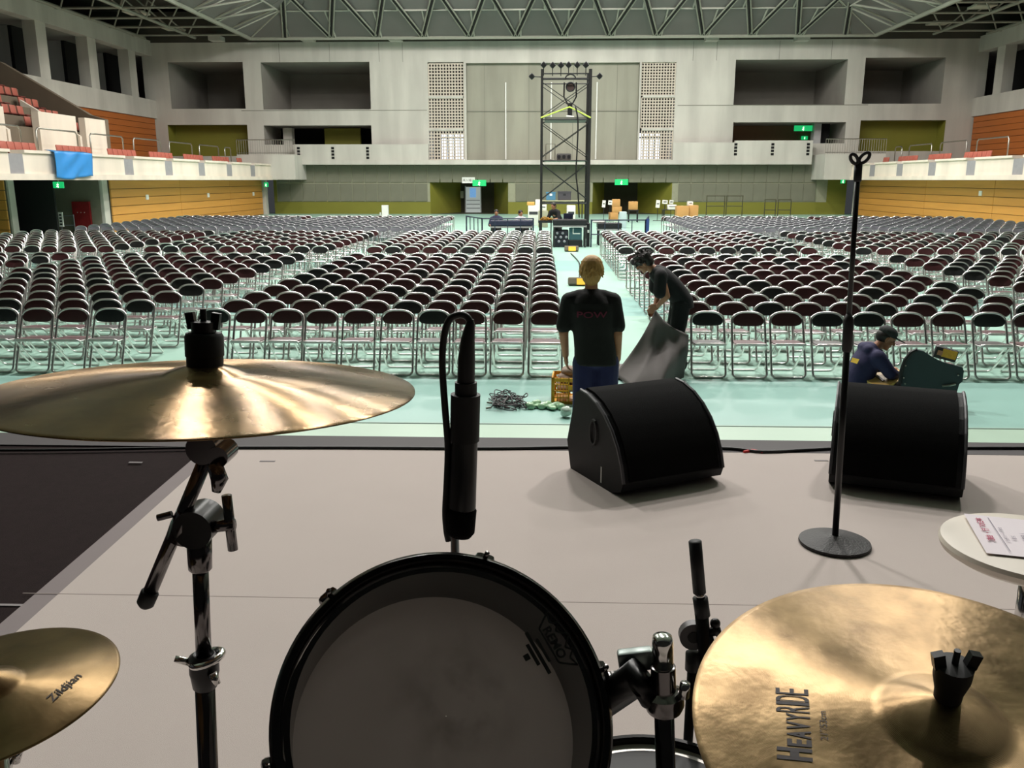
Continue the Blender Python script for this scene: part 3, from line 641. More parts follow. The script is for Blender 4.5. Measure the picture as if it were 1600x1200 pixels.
def side_pt(s):                               # front leg to backrest, s along the tube -> (y,z)
    return (.012+s*.42, .012+s*.905) if s < .62 else (.012+.62*.42+(s-.62)*.2, .012+.62*.905+(s-.62)*.965)
HB = .825
def chair_parts(nb, n):
    A = MB(); A.tube([(x, *side_pt(s)) for x, s in rounded_loop(.205, .2, HB, .055, .165, nb)], .0138, n, closed=True)
    B = MB(); o = rounded_loop(.185, .18, .56, .05, .03, nb); B.tube([(x, .47-s*.80, .012+s*.735) for x, s in o], .0115, n, closed=True)
    Sx = MB(); ol = rounded_loop(.19, .17, .36, .05, .06, max(1, nb-1)); 
    Sx.add([(x, .02+s, .428-s*.05) for x, s in ol]+[(x*.97, .03+s*.97, .405-s*.05) for x, s in ol], [tuple(range(len(ol))), tuple(range(2*len(ol)-1, len(ol)-1, -1))]+[(i, (i+1) % len(ol), len(ol)+(i+1) % len(ol), len(ol)+i) for i in range(len(ol))])
    R_ = MB(); R_.tube([(x*1.03, .013+s*1.03, .41-s*.05) for x, s in ol], .0095, n, closed=True)
    K = MB(); top = HB-.012; pts = []
    N = 5+nb*3
    for i in range(N+1):
        u = -1+2*i/N; x = u*.183; e = math.sqrt(max(0, 1-(max(0, abs(x)-.03)/.156)**2)); zt = top-.1+.1*e; zb = top-.115-.048*math.sqrt(max(0, 1-abs(u)**3.6))
        dish = .03*(1-u*u); y_t, z_t = side_pt(zt); y_b, z_b = side_pt(zb)
        pts.append([(x, y_t+dish-.016, z_t), (x, (y_t+y_b)/2+dish-.024, (z_t+z_b)/2), (x, y_b+dish-.016, z_b), (x, y_b+dish+.012, z_b), (x, y_t+dish+.012, z_t)])
    vs = [p for q in pts for p in q]; fs = []
    for i in range(N):
        for k in range(5): fs.append((i*5+k, i*5+(k+1) % 5, (i+1)*5+(k+1) % 5, (i+1)*5+k))
    fs += [tuple(range(4, -1, -1)), tuple(N*5+k for k in range(5))]; K.add(vs, fs)
    return A, B, Sx, R_, K
A, B, Sx, R_, K = chair_parts(5, 8)
mA, mB2, mR = A.mesh('back_frame', CHR, True), B.mesh('leg_frame', CHR, True), R_.mesh('seat_rim', CHR, True)
mS = [Sx.mesh('seat', m, 35) for m in (SEATV, SEATC)]; mK = [K.mesh('backrest', m, 50) for m in (MAR, CHA)]
rows = [(10.30+.848*k, 1, k) for k in range(11)]+[(20.86+.84*k, 2, k) for k in range(9)]
blocks = {'left centre': [(.047-.461*k, k) for k in range(10)], 'far left': [(-5.43-.465*k, k) for k in range(10)], 'outer left': [(-10.75-.47*k, k) for k in range(13)],
          'right centre': [(2.04+.486*k, k) for k in range(10)], 'far right': [(7.7+.486*k, k) for k in range(10)], 'outer right': [(13.1+.486*k, k) for k in range(12)]}
allc = []
rc = random.Random(3)
for Y, gi, r in rows:
    for bn, cols in blocks.items():
        for x, k in cols:
            if gi == 1 and r == 0 and bn == 'far right' and k > 20: continue
            allc.append((Y+rc.uniform(-.03, .03), x+rc.uniform(-.011, .011), rc.uniform(-.03, .03), 1 if rc.random() < .33 else 0, bn, gi, r, k))
def vis(c):
    x, y = proj((c[1], c[0]+.3, .7)); return -24 < x < 1624
inv = sorted([c for c in allc if vis(c)], key=lambda c: (c[5], c[6], abs(c[1]-XC)))
near, rest = inv[:300], inv[300:]+[c for c in allc if not vis(c)]
AIS = {'left centre': 'the centre aisle', 'right centre': 'the centre aisle', 'far left': 'its right aisle', 'far right': 'its left aisle', 'outer left': 'its right aisle', 'outer right': 'its left aisle'}
for (Y, x, rz, col, bn, gi, r, k) in near:
    t = thing('folding_chair', 'chrome folding chair, %s row of the %s block, %s from %s' % (ORD[r], bn, ORD[k], AIS[bn]), 'chair', (x, Y, 0), rz, 'chrome folding chairs nearest the stage')
    for nm, me in (('back_frame', mA), ('leg_frame', mB2), ('seat', mS[col]), ('seat_rim', mR), ('backrest', mK[col])):
        o = bpy.data.objects.new(nm, me); C.objects.link(o); o.parent = t
# the hundreds behind them, one mesh
def lod():
    A, B, Sx, R_, K = chair_parts(2, 5); g = MB()
    for q, mi in ((A, 0), (B, 0), (Sx, 2), (R_, 0), (K, 1)): g.add(q.v, q.f, mi)
    return g
L_ = lod(); LV = np.array(L_.v); 
far = list(rest)
for k in range(12):
    Y = 30.0+.84*k
    for (xa, n) in ((-9.72, 13), (-16.2, 13), (5.5, 13), (12.0, 15)):
        for i in range(n): far.append((Y+rc.uniform(-.03, .03), xa+.463*i+rc.uniform(-.015, .015), rc.uniform(-.04, .04), 2 if k < 10 else (0 if rc.random() < .7 else 1), '', 3, k, i))
VV = []; FF = []; MI = []; off = 0
for (Y, x, rz, col, *_r) in far:
    c_, s_ = math.cos(rz), math.sin(rz); R2 = np.array(((c_, s_, 0), (-s_, c_, 0), (0, 0, 1))); VV.append(LV @ R2+np.array((x, Y, 0)))
    FF += [tuple(i+off for i in f_) for f_ in L_.f]; MI += [{0: (4 if col == 2 else 0), 1: {0: 1, 1: 2, 2: 3}[col], 2: {0: 5, 1: 6, 2: 3}[col]}[m] for m in L_.mi]; off += len(LV)
me = bpy.data.meshes.new('folding_chairs'); me.from_pydata(np.concatenate(VV).tolist(), [], FF)
for m in (CHR, MAR, CHA, GRV, mat('grey_chair_tube', (150, 150, 152), .35, .6), SEATV, SEATC): me.materials.append(m)
me.polygons.foreach_set('material_index', MI); me.polygons.foreach_set('use_smooth', [True]*len(me.polygons)); me.set_sharp_from_angle(angle=math.radians(50))
o = bpy.data.objects.new('folding_chairs', me); C.objects.link(o); tag(o, 'hundreds of folding chairs in the farther rows, maroon then grey', 'chairs', 'chrome folding chairs nearest the stage', 'stuff')
# ------------------------------------------------------------------ lighting tower and mixing area
SCAF = mat('scaffold_black', (44, 44, 44), .5, .3); DKB = mat('flight_case_black', (22, 22, 26), .5); NAVY = mat('navy_panel', (30, 34, 60), .6)
YT = 36.0
t = thing('lighting_tower', 'tall scaffold lighting tower standing behind the mixing desks', 'tower', (hy(883, 300, YT).x, YT, 0))
xl, xr = hy(846, 250, YT).x, hy(920, 250, YT).x; zt = hy(883, 108, YT).z
for y in (YT, YT+1.6):
    for x in (xl, xr):
        g = MB(); g.cyl((x, y, 0), (x, y, zt), .05 if x == xl else .065, n=8); g.build('leg', SCAF, t)
levels = [hy(883, v, YT).z for v in (318, 251, 187, 124)]
for y in (YT, YT+1.6):
    for z in levels+[hy(883, 115, YT).z]: g = MB(); g.cyl((xl, y, z), (xr, y, z), .026, n=6); g.build('ledger', SCAF, t)
    for z0, z1 in zip(levels[:-1], levels[1:]):
        g = MB(); g.cyl((xl, y, z0+.15), (xr, y, z1-.1), .017, n=6); g.build('brace', SCAF, t); g = MB(); g.cyl((xr, y, z0+.15), (xl, y, z1-.1), .017, n=6); g.build('brace', SCAF, t)
for x in (xl, xr):
    for z in levels: g = MB(); g.cyl((x, YT, z), (x, YT+1.6, z), .035, n=6); g.build('ledger', SCAF, t)
for z, m in ((levels[2], mat('deck_grey', (104, 104, 96), .7)), (levels[1], mat('deck_pale', (140, 136, 124), .7))):
    g = MB(); g.bx(xl+.12, xr-.12, YT, YT+1.6, z-.02, z+.1 if m.name == 'deck_grey' else z+.03); g.build('platform', m, t)
g = MB(); a = hy(845, 184, YT-.06); ap = hy(890, 167, YT-.06); c_ = hy(923, 184, YT-.06); LIME = mat('lime_strap', (206, 232, 96), .6)
g.tube([a, ap, c_], .032, 6); g.build('strap', LIME, t)
cable('hanging_cable', [hy(x, y, YT-.1) for x, y in ((899, 165), (903, 190), (902, 230), (900, 270), (903, 300), (905, 340))], .03, None, RUB, 24, t)
for i, (x, y) in enumerate(((849.5, 101.5), (863.5, 102), (876.5, 102), (888.5, 101.5), (902, 101.5), (915.5, 101.5), (831, 119.5), (936.8, 119))):
    p = hy(x, y, YT); lb = 'black square blinder lamp on the tower top, %s from left' % ORD[i] if i < 6 else 'black square blinder lamp hung out on the tower %s side' % ('left' if i == 6 else 'right')
    q = thing('stage_lamp', lb, 'lamp', p, 0, 'blinder lamps on the tower')
    R = Matrix.Rotation(math.pi/4, 3, 'Y'); g = MB(); g.rbox((0, 0, 0), (.19, .2, .19), .03, R); g.build('housing', DKB, q, world=False)
    g = MB(); g.cyl((0, -.1, 0), (0, -.12, 0), .07, n=12); g.build('lens', BLACK, q, world=False)
    g = MB()
    if i < 6: g.cyl((0, 0, -.12), (0, 0, -.40), .02, n=6)
    else: g.cyl((0, 0, 0), ((xl if i == 6 else xr)-p.x, 0, -.02), .02, n=6)
    g.build('yoke', SCAF, q, world=False)
p = hy(891, 137, YT+.7); q = thing('follow_spot', 'large round spotlight in a curved yoke on the tower platform', 'lamp', (p.x, p.y, levels[2]+.1)); zc = p.z; 
BRZ = mat('lamp_brown', (62, 42, 36), .5)
g = MB(); g.tube([(p.x, p.y-.3, zc), (p.x, p.y+.35, zc)], [.16, .14], 14); g.build('barrel', BRZ, q)
g = MB(); g.tube([(p.x+.17*math.cos(a), p.y-.31, zc+.17*math.sin(a)) for a in [2*math.pi*k/20 for k in range(20)]], .03, 6, closed=True); g.build('front_ring', DKB, q)
g = MB(); g.tube([(p.x+(.2+.02*0)*math.cos(a), p.y-.2, zc+.33+.16*math.sin(a)) for a in [math.pi*k/10 for k in range(11)]], .03, 6); g.build('carry_handle', DKB, q)
g = MB(); g.tube([(p.x-.24, p.y, zc+.2), (p.x-.25, p.y, zc-.35), (p.x-.1, p.y, zc-.62), (p.x+.1, p.y, zc-.62), (p.x+.25, p.y, zc-.35), (p.x+.24, p.y, zc+.2)], .035, 6); g.build('yoke', DKB, q)
g = MB(); g.cyl((p.x, p.y, levels[2]+.1), (p.x, p.y, zc-.6), .1, n=10); g.build('stand_post', DKB, q)
g = MB(); c0 = hy(891, 181, YT+.3); g.rbox((c0.x, YT+.4, levels[2]+.14), (.32, .25, .07), .02, Matrix.Rotation(.1, 3, 'Y')); tag(g.build('white_pack', WHITE), 'white pack lying on the tower platform below the spotlight', 'pack')
g = MB(); c0 = hy(881, 243, YT+.5); t2 = thing('ballast_case', 'dark case with three round fittings on the lower tower platform', 'case', (c0.x, YT+.5, levels[1]+.03))
g.rbox((0, 0, .13), (.6, .35, .26), .05); g.build('case_body', mat('case_grey', (84, 80, 78), .6), t2, world=False)
for k in range(3): g = MB(); g.cyl((-.2+.2*k, -.18, .13), (-.2+.2*k, -.2, .13), .07, n=12); g.build('fitting', DKB, t2, world=False)
g = MB(); a, b_ = hy(853, 225, YT+.5), hy(867, 246, YT+.5); g.tube([(a.x, YT+.5, levels[1]+.03), (a.x, YT+.5, a.z), (b_.x, YT+.5, a.z), (b_.x, YT+.5, levels[1]+.03)], .02, 6); tag(g.build('guard_hoop', MET), 'thin pipe frame standing on the lower tower platform', 'frame')
# generic boxes placed by their base on the floor
def carton(x0, y0, x1, y1, Y, m, label, cat='box', name='carton', depth=.5, base=None, flap=None):
    a, b_ = hy(x0, y0, Y), hy(x1, y1, Y); z0 = 0 if base is None else b_.z; z1 = a.z
    g = MB(); g.rbox(((a.x+b_.x)/2, Y+depth/2, (z0+z1)/2), (b_.x-a.x, depth, z1-z0), .02)
    o = thing(name, label, cat, ((a.x+b_.x)/2, Y+depth/2, z0)); g.build('box_body', m, o, smooth=40)
    g = MB()
    if flap == 'tape': g.bx((a.x+b_.x)/2-.04, (a.x+b_.x)/2+.04, Y-.004, Y+depth, z1-.003, z1+.004); g.build('tape', mat('box_tape', (206, 176, 120), .5), o)
    elif flap: g.bx(a.x+.06, b_.x-.06, Y-.006, Y, z0+(z1-z0)*.55, z0+(z1-z0)*.7); g.build('print', flap, o)
    return o
CARD = mat('cardboard', (190, 142, 84), .8, var=.1); WCAR = mat('white_carton', (226, 224, 216), .7); BLUEB = mat('blue_crate', (70, 120, 150), .6); INK = mat('dark_ink', (60, 60, 64), .7)
DG = mat('dark_grey_box', (66, 62, 68), .6); BEIGE = mat('beige_case', (160, 156, 132), .6)
YD = 46.0
carton(825, 321, 842, 340, YD, WCAR, 'large white carton with dark print left of the tower', flap=INK)
carton(823.5, 315.5, 835, 321, YD, mat('orange_lid', (226, 170, 90), .7), 'orange shallow box lying on the white carton', base=1)
carton(836.5, 312, 843.5, 340, YD+.7, WCAR, 'narrow tall white box between carton and tower leg', flap=INK)
carton(845.5, 320, 854, 329.6, YD-1.45, WCAR, 'small white printed carton just inside the tower leg', base=1, flap=INK)
carton(841, 329.5, 856, 341, YD-1.5, BEIGE, 'beige equipment case under the small white carton', 'case', 'equipment_case', flap='tape')
carton(886, 321, 899, 339, YD, WCAR, 'white carton with a dark mark right of the operator', flap=INK)
t = thing('trestle_table', 'long narrow table carrying blue and grey cases before the end wall', 'table', (hy(880, 313, 55).x, 55.3, 0)); zt2 = hy(880, 313, 55).z
g = MB(); g.bx(hy(847, 313, 55).x, hy(913, 313, 55).x, 55, 55.7, zt2-.05, zt2); g.build('tabletop', mat('table_cream', (190, 184, 150), .6), t)
for x in (850, 910):
    for y in (55.1, 55.6): g = MB(); g.cyl((hy(x, 320, 55).x, y, 0), (hy(x, 320, 55).x, y, zt2-.05), .03, n=6); g.build('leg', SCAF, t)
def oncase(x0, y0, x1, y1, m, label, flap=None):
    a, b_ = hy(x0, y0, 55.1), hy(x1, y1, 55.1); o = thing('storage_case', label, 'case', ((a.x+b_.x)/2, 55.35, zt2))
    g = MB(); g.rbox(((a.x+b_.x)/2, 55.35, (zt2+a.z)/2), (b_.x-a.x, .5, a.z-zt2), .03); g.build('case_body', m, o)
    g = MB(); g.bx((a.x+b_.x)/2-.08, (a.x+b_.x)/2+.08, 55.09, 55.1, zt2+.28, zt2+.4); g.build('case_label', flap or DKB, o)
    g = MB(); g.bx(a.x-.02, b_.x+.02, 55.08, 55.62, a.z-.08, a.z); g.build('lid', m, o)
oncase(853.5, 300, 868, 313, BLUEB, 'blue crate with a white label on the long table', WHITE); oncase(872, 299, 892, 313, DG, 'dark grey case on the long table beside the blue crate')
carton(957, 311.5, 969, 323, 52, CARD, 'cardboard box on top of two others by the right recess', base=1, flap='tape')
carton(957, 323, 971.5, 332, 52, CARD, 'middle cardboard box of the stack by the right recess', base=1, flap='tape')
carton(952, 332, 966, 340, 52, CARD, 'lowest cardboard box of the stack by the right recess', flap='tape')
carton(969, 331, 979, 346, 44, mat('pale_blue_bin', (186, 200, 204), .6), 'pale blue plastic bin right of the stacked boxes', 'bin', 'storage_bin')
t = thing('side_stool', 'dark stool holding one cardboard box before the right recess', 'stool', (hy(990, 330, 50).x, 50.2, 0)); zs = hy(990, 328, 50).z
g = MB(); a, b_ = hy(982, 328, 50).x, hy(998, 328, 50).x; g.bx(a, b_, 50, 50.5, zs-.05, zs); g.build('top', DKB, t)
for x in (a+.04, b_-.04):
    for y in (50.05, 50.45): g = MB(); g.cyl((x, y, 0), (x, y, zs-.05), .03, n=6); g.build('leg', DKB, t)
carton(983, 315, 996.5, 328, 50.05, CARD, 'single cardboard box perched on the dark stool', base=1, flap='tape', depth=.4)
def notice_stand(x, y0, y1, wpx, Y, label):
    c0 = hy(x, (y0+y1)/2, Y); a = hy(x, y0, Y).z; b_ = hy(x, y1, Y).z; w_ = wpx*Y/F
    t = thing('notice_stand', label, 'sign', (c0.x, Y, 0), 0, 'white notice stands by the recess')
    g = MB(); g.box((0, 0, (a+b_)/2), (w_, .03, a-b_), Matrix.Rotation(.08, 3, 'Y')); pl = g.build('notice_board', WCAR, t, world=False)
    g = MB(); g.bx(-w_*.3, w_*.3, -.025, -.018, (a+b_)/2-.02, (a+b_)/2+.03); g.build('print', INK, pl, world=False)
    g = MB(); g.cyl((0, .03, 0), (0, .03, b_), .02, n=6); g.cyl((-.25, .03, .01), (.25, .03, .01), .02, n=6); g.build('post', SCAF, t, world=False)
notice_stand(943.5, 313, 324, 5, 51, 'tilted white notice on a stand left of the stacked boxes'); notice_stand(953.5, 313, 320, 6, 51, 'white notice on a stand touching the stacked boxes')
notice_stand(1028, 312.5, 324.5, 6, 52, 'tall white notice on a stand right of the right recess'); notice_stand(1039, 312.5, 318.5, 8, 52, 'wide white notice on a stand above the open carton'); notice_stand(1049, 312.5, 318.5, 6, 52, 'narrow white notice on a stand behind the open carton')
carton(1044, 320, 1057, 327.5, 51, WCAR, 'white carton with raised lid right of the recess', base=1, flap=INK)
t = thing('small_table', 'dark table under the white carton with raised lid', 'table', (hy(1050, 330, 51).x, 51.2, 0)); zs = hy(1050, 327.5, 51).z; a, b_ = hy(1036, 328, 51).x, hy(1058, 328, 51).x
g = MB(); g.bx(a, b_, 51, 51.6, zs-.04, zs); g.build('tabletop', DKB, t)
for x in (a+.04, b_-.04):
    for y in (51.05, 51.55): g = MB(); g.cyl((x, y, 0), (x, y, zs-.04), .025, n=6); g.build('leg', DKB, t)
carton(1058, 322, 1076.5, 336, 49, CARD, 'left one of two big cardboard boxes beside the grey chairs', flap='tape', depth=.7); carton(1077.5, 321, 1091, 336, 49.2, CARD, 'right one of two big cardboard boxes beside the grey chairs', flap='tape', depth=.7)
carton(1075.5, 315, 1083, 321.5, 49.4, WCAR, 'small white box on the cardboard boxes', base=1, flap=INK)
for i, (x0, x1, y0) in enumerate(((1104, 1132, 306), (1135, 1160, 306), (1195, 1212, 312), (1216, 1236, 312))):
    t = thing('pipe_rack', ['dark pipe rack before the olive wall, nearest the cardboard boxes', 'dark pipe rack before the olive wall, second from the cardboard boxes', 'dark pipe rack before the olive wall, third from the cardboard boxes', 'dark pipe rack before the olive wall, farthest from the cardboard boxes'][i], 'rack', (hy(x0, 320, 56).x, 56, 0), 0, 'pipe racks by the end wall')
    a, b_, z = hy(x0, 320, 56).x, hy(x1, 320, 56).x, hy(x0, y0, 56).z; zm = hy(x0, y0+16, 56).z; OLD = mat('dark_olive_pipe', (58, 56, 30), .6)
    for x in (a, b_): g = MB(); g.cyl((x, 56, 0), (x, 56, z), .03, n=6); g.build('post', OLD, t)
    for zz in (z, zm): g = MB(); g.cyl((a-.03, 56, zz), (b_+.03, 56, zz), .03, n=6); g.build('crossbar', OLD, t)
# railings round the mixing area
RAILB = mat('rail_navy', (36, 44, 66), .5)
def fence(pts, z0, z1, posts, label):
    t = thing('pipe_fence', label, 'barrier', (pts[0][0], pts[0][1], 0))
    for z in (z0, z1): g = MB(); g.tube([(x, y, z) for x, y in pts], .025, 6); g.build('rail', RAILB, t)
    for i in range(len(pts)-1):
        for k in range(posts+1):
            u = k/posts; g = MB(); x = pts[i][0]+(pts[i+1][0]-pts[i][0])*u; y = pts[i][1]+(pts[i+1][1]-pts[i][1])*u
            g.cyl((x, y, 0), (x, y, z1+.02), .03 if k in (0, posts) else .018, n=6); g.build('post', RAILB, t)
fence([(hy(727, 345, 33).x, 33.5), (hy(752, 345, 31).x, 31.4), (hy(833, 345, 31).x, 31.4)], .45, 1.0, 4, 'navy pipe fence closing the left side of the mixing area')
fence([(hy(925, 345, 31).x, 31.4), (hy(1012, 345, 31).x, 31.6), (hy(1016, 345, 34).x, 34.6)], .45, .95, 4, 'navy pipe fence closing the right side of the mixing area')
g = MB(); c0 = hy(1012, 350, 31.5); g.bx(c0.x-.05, c0.x+.05, 31.45, 31.55, 0, 1.0); tag(g.build('blue_post', mat('blue_post', (40, 62, 120), .5)), 'thick blue post at the right corner of the mixing fence', 'post')
# desks
def desk(x0, x1, y0, Y, dep, mtop, label, legs=True):
    a, b_, z = hy(x0, y0, Y).x, hy(x1, y0, Y).x, hy(x0, y0, Y).z; t = thing('mixing_desk', label, 'desk', ((a+b_)/2, Y, 0))
    g = MB(); g.rbox(((a+b_)/2, Y+dep/2, z-.09), (b_-a, dep, .18), .02); g.build('console', mtop, t)
    g = MB(); g.bx(a, b_, Y+.02, Y+dep, z-.26, z-.2); g.build('shelf', mat('shelf_grey', (150, 146, 146), .6), t)
    for x in (a+.05, b_-.05):
        for y in (Y+.06, Y+dep-.06): g = MB(); g.bx(x-.03, x+.03, y-.03, y+.03, 0, z-.18); g.build('leg', SCAF, t)
    g = MB()
    for k in range(9):
        for j in range(3): g.bx(a+(b_-a)*(k+.7)/10, a+(b_-a)*(k+1)/10, Y+.12+j*.18, Y+.2+j*.18, z, z+.015)
    g.build('fader_row', mat('fader_grey', (120, 116, 120), .5), t); return z, a, b_
desk(864, 917, 343.5, 31.2, .8, DKB, 'black mixing console desk at the end of the centre aisle')
desk(766, 832, 345, 32.4, .8, NAVY, 'navy equipment desk behind the left fence')
desk(934, 972, 349, 32.2, .7, DKB, 'low black equipment desk behind the right fence')
g = MB(); a, b_ = hy(864, 380, 31.5).x, hy(888, 380, 31.5).x; t = thing('road_case', 'black road case stuffed with cables under the mixing console', 'case', ((a+b_)/2, 31.3, 0))
g.rbox(((a+b_)/2, 31.6, .3), (b_-a, .5, .6), .03); g.build('trunk_body', mat('near_black', (24, 26, 38), .6), t)
g = MB()
for k in range(7): g.sphere((a+.08+(b_-a-.16)*k/6, 31.33, .35+.17*math.sin(k*2.1)), .05, 6)
g.build('cable_bundle', mat('pale_cable', (150, 150, 158), .6), t)
t = thing('flight_case', 'teal flight case with an L of white tape under the console', 'case', (hy(899, 370, 31.4).x, 31.4, 0)); a, b_ = hy(889.5, 370, 31.4).x, hy(909, 370, 31.4).x
g = MB(); g.rbox(((a+b_)/2, 31.6, .46), (b_-a, .4, .42), .02); g.build('case_body', mat('teal_case', (56, 92, 100), .6), t)
g = MB(); g.bx(a+.12, a+.15, 31.39, 31.4, .48, .66); g.bx(a+.12, b_-.06, 31.39, 31.4, .46, .49); g.build('tape', WHITE, t)
g = MB(); g.rbox(((a+b_)/2, 31.6, .125), (b_-a+.06, .4, .25), .02); tag(g.build('amplifier_rack', DKB), 'low black rack under the teal flight case', 'rack')
g = MB(); a = hy(919, 365, 31.6).x; t = thing('speaker_column', 'slim black rack right of the mixing console', 'rack', (a, 31.6, 0)); g.rbox((a, 31.7, .42), (.12, .3, .84), .02); g.build('rack_body', DKB, t); g = MB(); g.bx(a-.03, a+.03, 31.53, 31.55, .5, .6); g.build('indicator', WHITE, t)
t = thing('laptop', 'dark open laptop in front of the standing operator', 'laptop', (hy(888, 340, 31.5).x, 31.7, hy(864, 343.5, 31.2).z+.02)); g = MB(); g.box((0, 0, .005), (.34, .24, .012)); g.build('keyboard', DKB, t, world=False); g = MB(); g.box((0, -.14, .1), (.34, .012, .2), Matrix.Rotation(.3, 3, 'X')); g.build('screen', NAVY, t, world=False)
g = MB(); rr = random.Random(5)
for k in range(8): x = hy(848+k*2, 350, 32).x; g.tube([(x-.1, 31.9, .92), (x, 31.8+rr.uniform(-.1, .1), 1.0+rr.uniform(-.03, .06)), (x+.12, 31.9, .92)], .02, 6)
t = thing('cable_heap', 'heap of yellow and dark cables on the small bench beside the console', 'cable', (hy(855, 350, 32).x, 31.9, 0)); g.build('cable', mat('yellow_cable', (190, 140, 50), .6), t)
g = MB(); g.bx(hy(841, 350, 32).x, hy(863, 350, 32).x, 31.7, 32.2, .84, .92); g.build('bench_top', DKB, t)
for x in (843, 861): g = MB(); g.bx(hy(x, 350, 32).x-.02, hy(x, 350, 32).x+.02, 31.9, 31.95, 0, .84); g.build('bench_leg', DKB, t)
t = thing('white_cloth', 'crumpled white cloth lying on the right equipment desk', 'cloth', (hy(938, 347, 32.3).x, 32.5, hy(934, 349, 32.2).z)); g = MB()
for k in range(6): ellip(g, (rr.uniform(-.16, .16), rr.uniform(-.1, .1), .05), (.12, .1, .06))
fuse(g, 'cloth', WCAR, t, .02, 3)
# two yellow-faced floor lights in the centre aisle
for i, (x, y) in enumerate(((893, 393.5), (902, 447))):
    p = hz(x, y, 0); t = thing('aisle_light', ['yellow faced floor light in the aisle just before the console', 'yellow faced floor light in the aisle above the blond head'][i], 'lamp', p, 0, 'floor lights in the aisle')
    g = MB(); w_ = .48 if i == 0 else .42; g.rbox((0, .1, .1), (w_, .2, .17), .03, Matrix.Rotation(-.2, 3, 'X')); g.build('housing', mat('lamp_grey', (110, 98, 84), .6), t, world=False)
    g = MB(); g.box((.02 if i == 0 else .09, -.005, .105), (w_*.5, .02, .14), Matrix.Rotation(-.2, 3, 'X')); g.build('lens', mat('amber_lens', (240, 190, 70), .4, emit=.35), t, world=False)
    g = MB(); g.cyl((-.18, .1, .01), (.18, .1, .01), .012, n=6); g.build('foot', SCAF, t, world=False)
cable('aisle_cable', [hz(x, y, 0)+Vector((0, 0, .02)) for x, y in ((892, 397), (899, 404), (905, 412), (906, 424), (905, 438))], .018, 'dark cable joining the two aisle floor lights')
# ------------------------------------------------------------------ people
SKIN = mat('skin', (176, 122, 92), .55, var=.06, scale=20); BLOND = mat('hair_blond', (188, 146, 84), .6, var=.35, scale=60, stretch=(1, 1, .2)); HAIRD = mat('hair_dark', (30, 22, 20), .55, var=.3, scale=60)
TEE = mat('black_cotton', (22, 22, 24), .85, var=.2, scale=14, bump=.3, bscale=30); JEAN = mat('navy_trousers', (30, 32, 84), .8, var=.25, scale=12); BLKT = mat('black_trousers', (20, 20, 22), .85, var=.2, scale=12)
HOOD = mat('navy_hoodie', (34, 32, 70), .85, var=.2, scale=14, bump=.3, bscale=30); CAPM = mat('cap_charcoal', (44, 46, 46), .8, var=.15); SHOE = mat('shoe_dark', (28, 28, 30), .6); EYEM = mat('eye_dark', (24, 18, 16), .3)
def hM(pos, f, up=(0, 0, 1)):
    f = Vector(f).normalized(); u = Vector(up); x = f.cross(u).normalized(); u = x.cross(f); p = Vector(pos)
    return Matrix(((x.x, f.x, u.x, p.x), (x.y, f.y, u.y, p.y), (x.z, f.z, u.z, p.z), (0, 0, 0, 1)))
def head(mb, M):
    R = M.to_3x3(); P = lambda *a: M @ Vector(a)
    ellip(mb, P(0, -.012, .03), (.077, .096, .095), R); ellip(mb, P(0, .022, -.045), (.058, .068, .068), R); ellip(mb, P(0, .062, -.092), (.026, .024, .022), R)
    rcone(mb, P(0, .088, .02), P(0, .11, -.02), .010, .014, 8); ellip(mb, P(0, .075, .035), (.055, .022, .015), R); ellip(mb, P(0, .083, -.056), (.026, .014, .010), R)
    for s in (-1, 1): ellip(mb, P(s*.08, -.005, -.008), (.012, .02, .033), R); ellip(mb, P(s*.038, .062, -.02), (.025, .025, .025), R)
def eyes(M, t):
    for s in (-1, 1):
        g = MB(); ellip(g, M @ Vector((s*.032, .085, .014)), (.011, .008, .006), M.to_3x3(), 8); g.build('eye', EYEM, t, True, world=False)
def hand(mb, w, d, n, s):
    w, d, n = Vector(w), Vector(d).normalized(), Vector(n).normalized(); a = d.cross(n).normalized()*s
    R = Matrix((a, d, n)).transposed(); ellip(mb, w+d*.045, (.042, .056, .018), R)
    for k, L in enumerate((.066, .076, .072, .056)):
        b0 = w+d*.082+a*(.032-.0215*k); b1 = b0+d*L*.5+n*.008; b2 = b1+d*L*.38+n*.026; rcone(mb, b0, b1, .0095, .009, 8); rcone(mb, b1, b2, .009, .0078, 8)
    t0 = w+d*.03+a*.034; t1 = t0+d*.034+a*.024+n*.010; t2 = t1+d*.03+n*.016; rcone(mb, t0, t1, .012, .0105, 8); rcone(mb, t1, t2, .0105, .009, 8)
def limb(mb, pts, rs, n=12):
    for i in range(len(pts)-1): rcone(mb, pts[i], pts[i+1], rs[i], rs[i+1], n)
def body(t, J, Mh, arms, legs, voxel=.007, hands=True):
    mb = MB(); limb(mb, J['spine'], J['sr']); limb(mb, [J['spine'][-1], J['neck'], Mh @ Vector((0, -.02, -.05))], [.075, .054, .052]); head(mb, Mh)
    for s, (sh, el, wr, hdv, hn) in arms.items():
        limb(mb, [J['spine'][-1], sh], [.07, .055]); limb(mb, [sh, el, wr], [.052, .041, .029])
        if hands: hand(mb, wr, hdv, hn, s)
    for s, (hp_, kn, an, toe) in legs.items():
        limb(mb, [J['spine'][0], hp_], [.09, .085]); limb(mb, [hp_, kn, an], [.082, .056, .04]); limb(mb, [an, toe], [.042, .03])
    return fuse(mb, 'body', SKIN, t, voxel, 3)
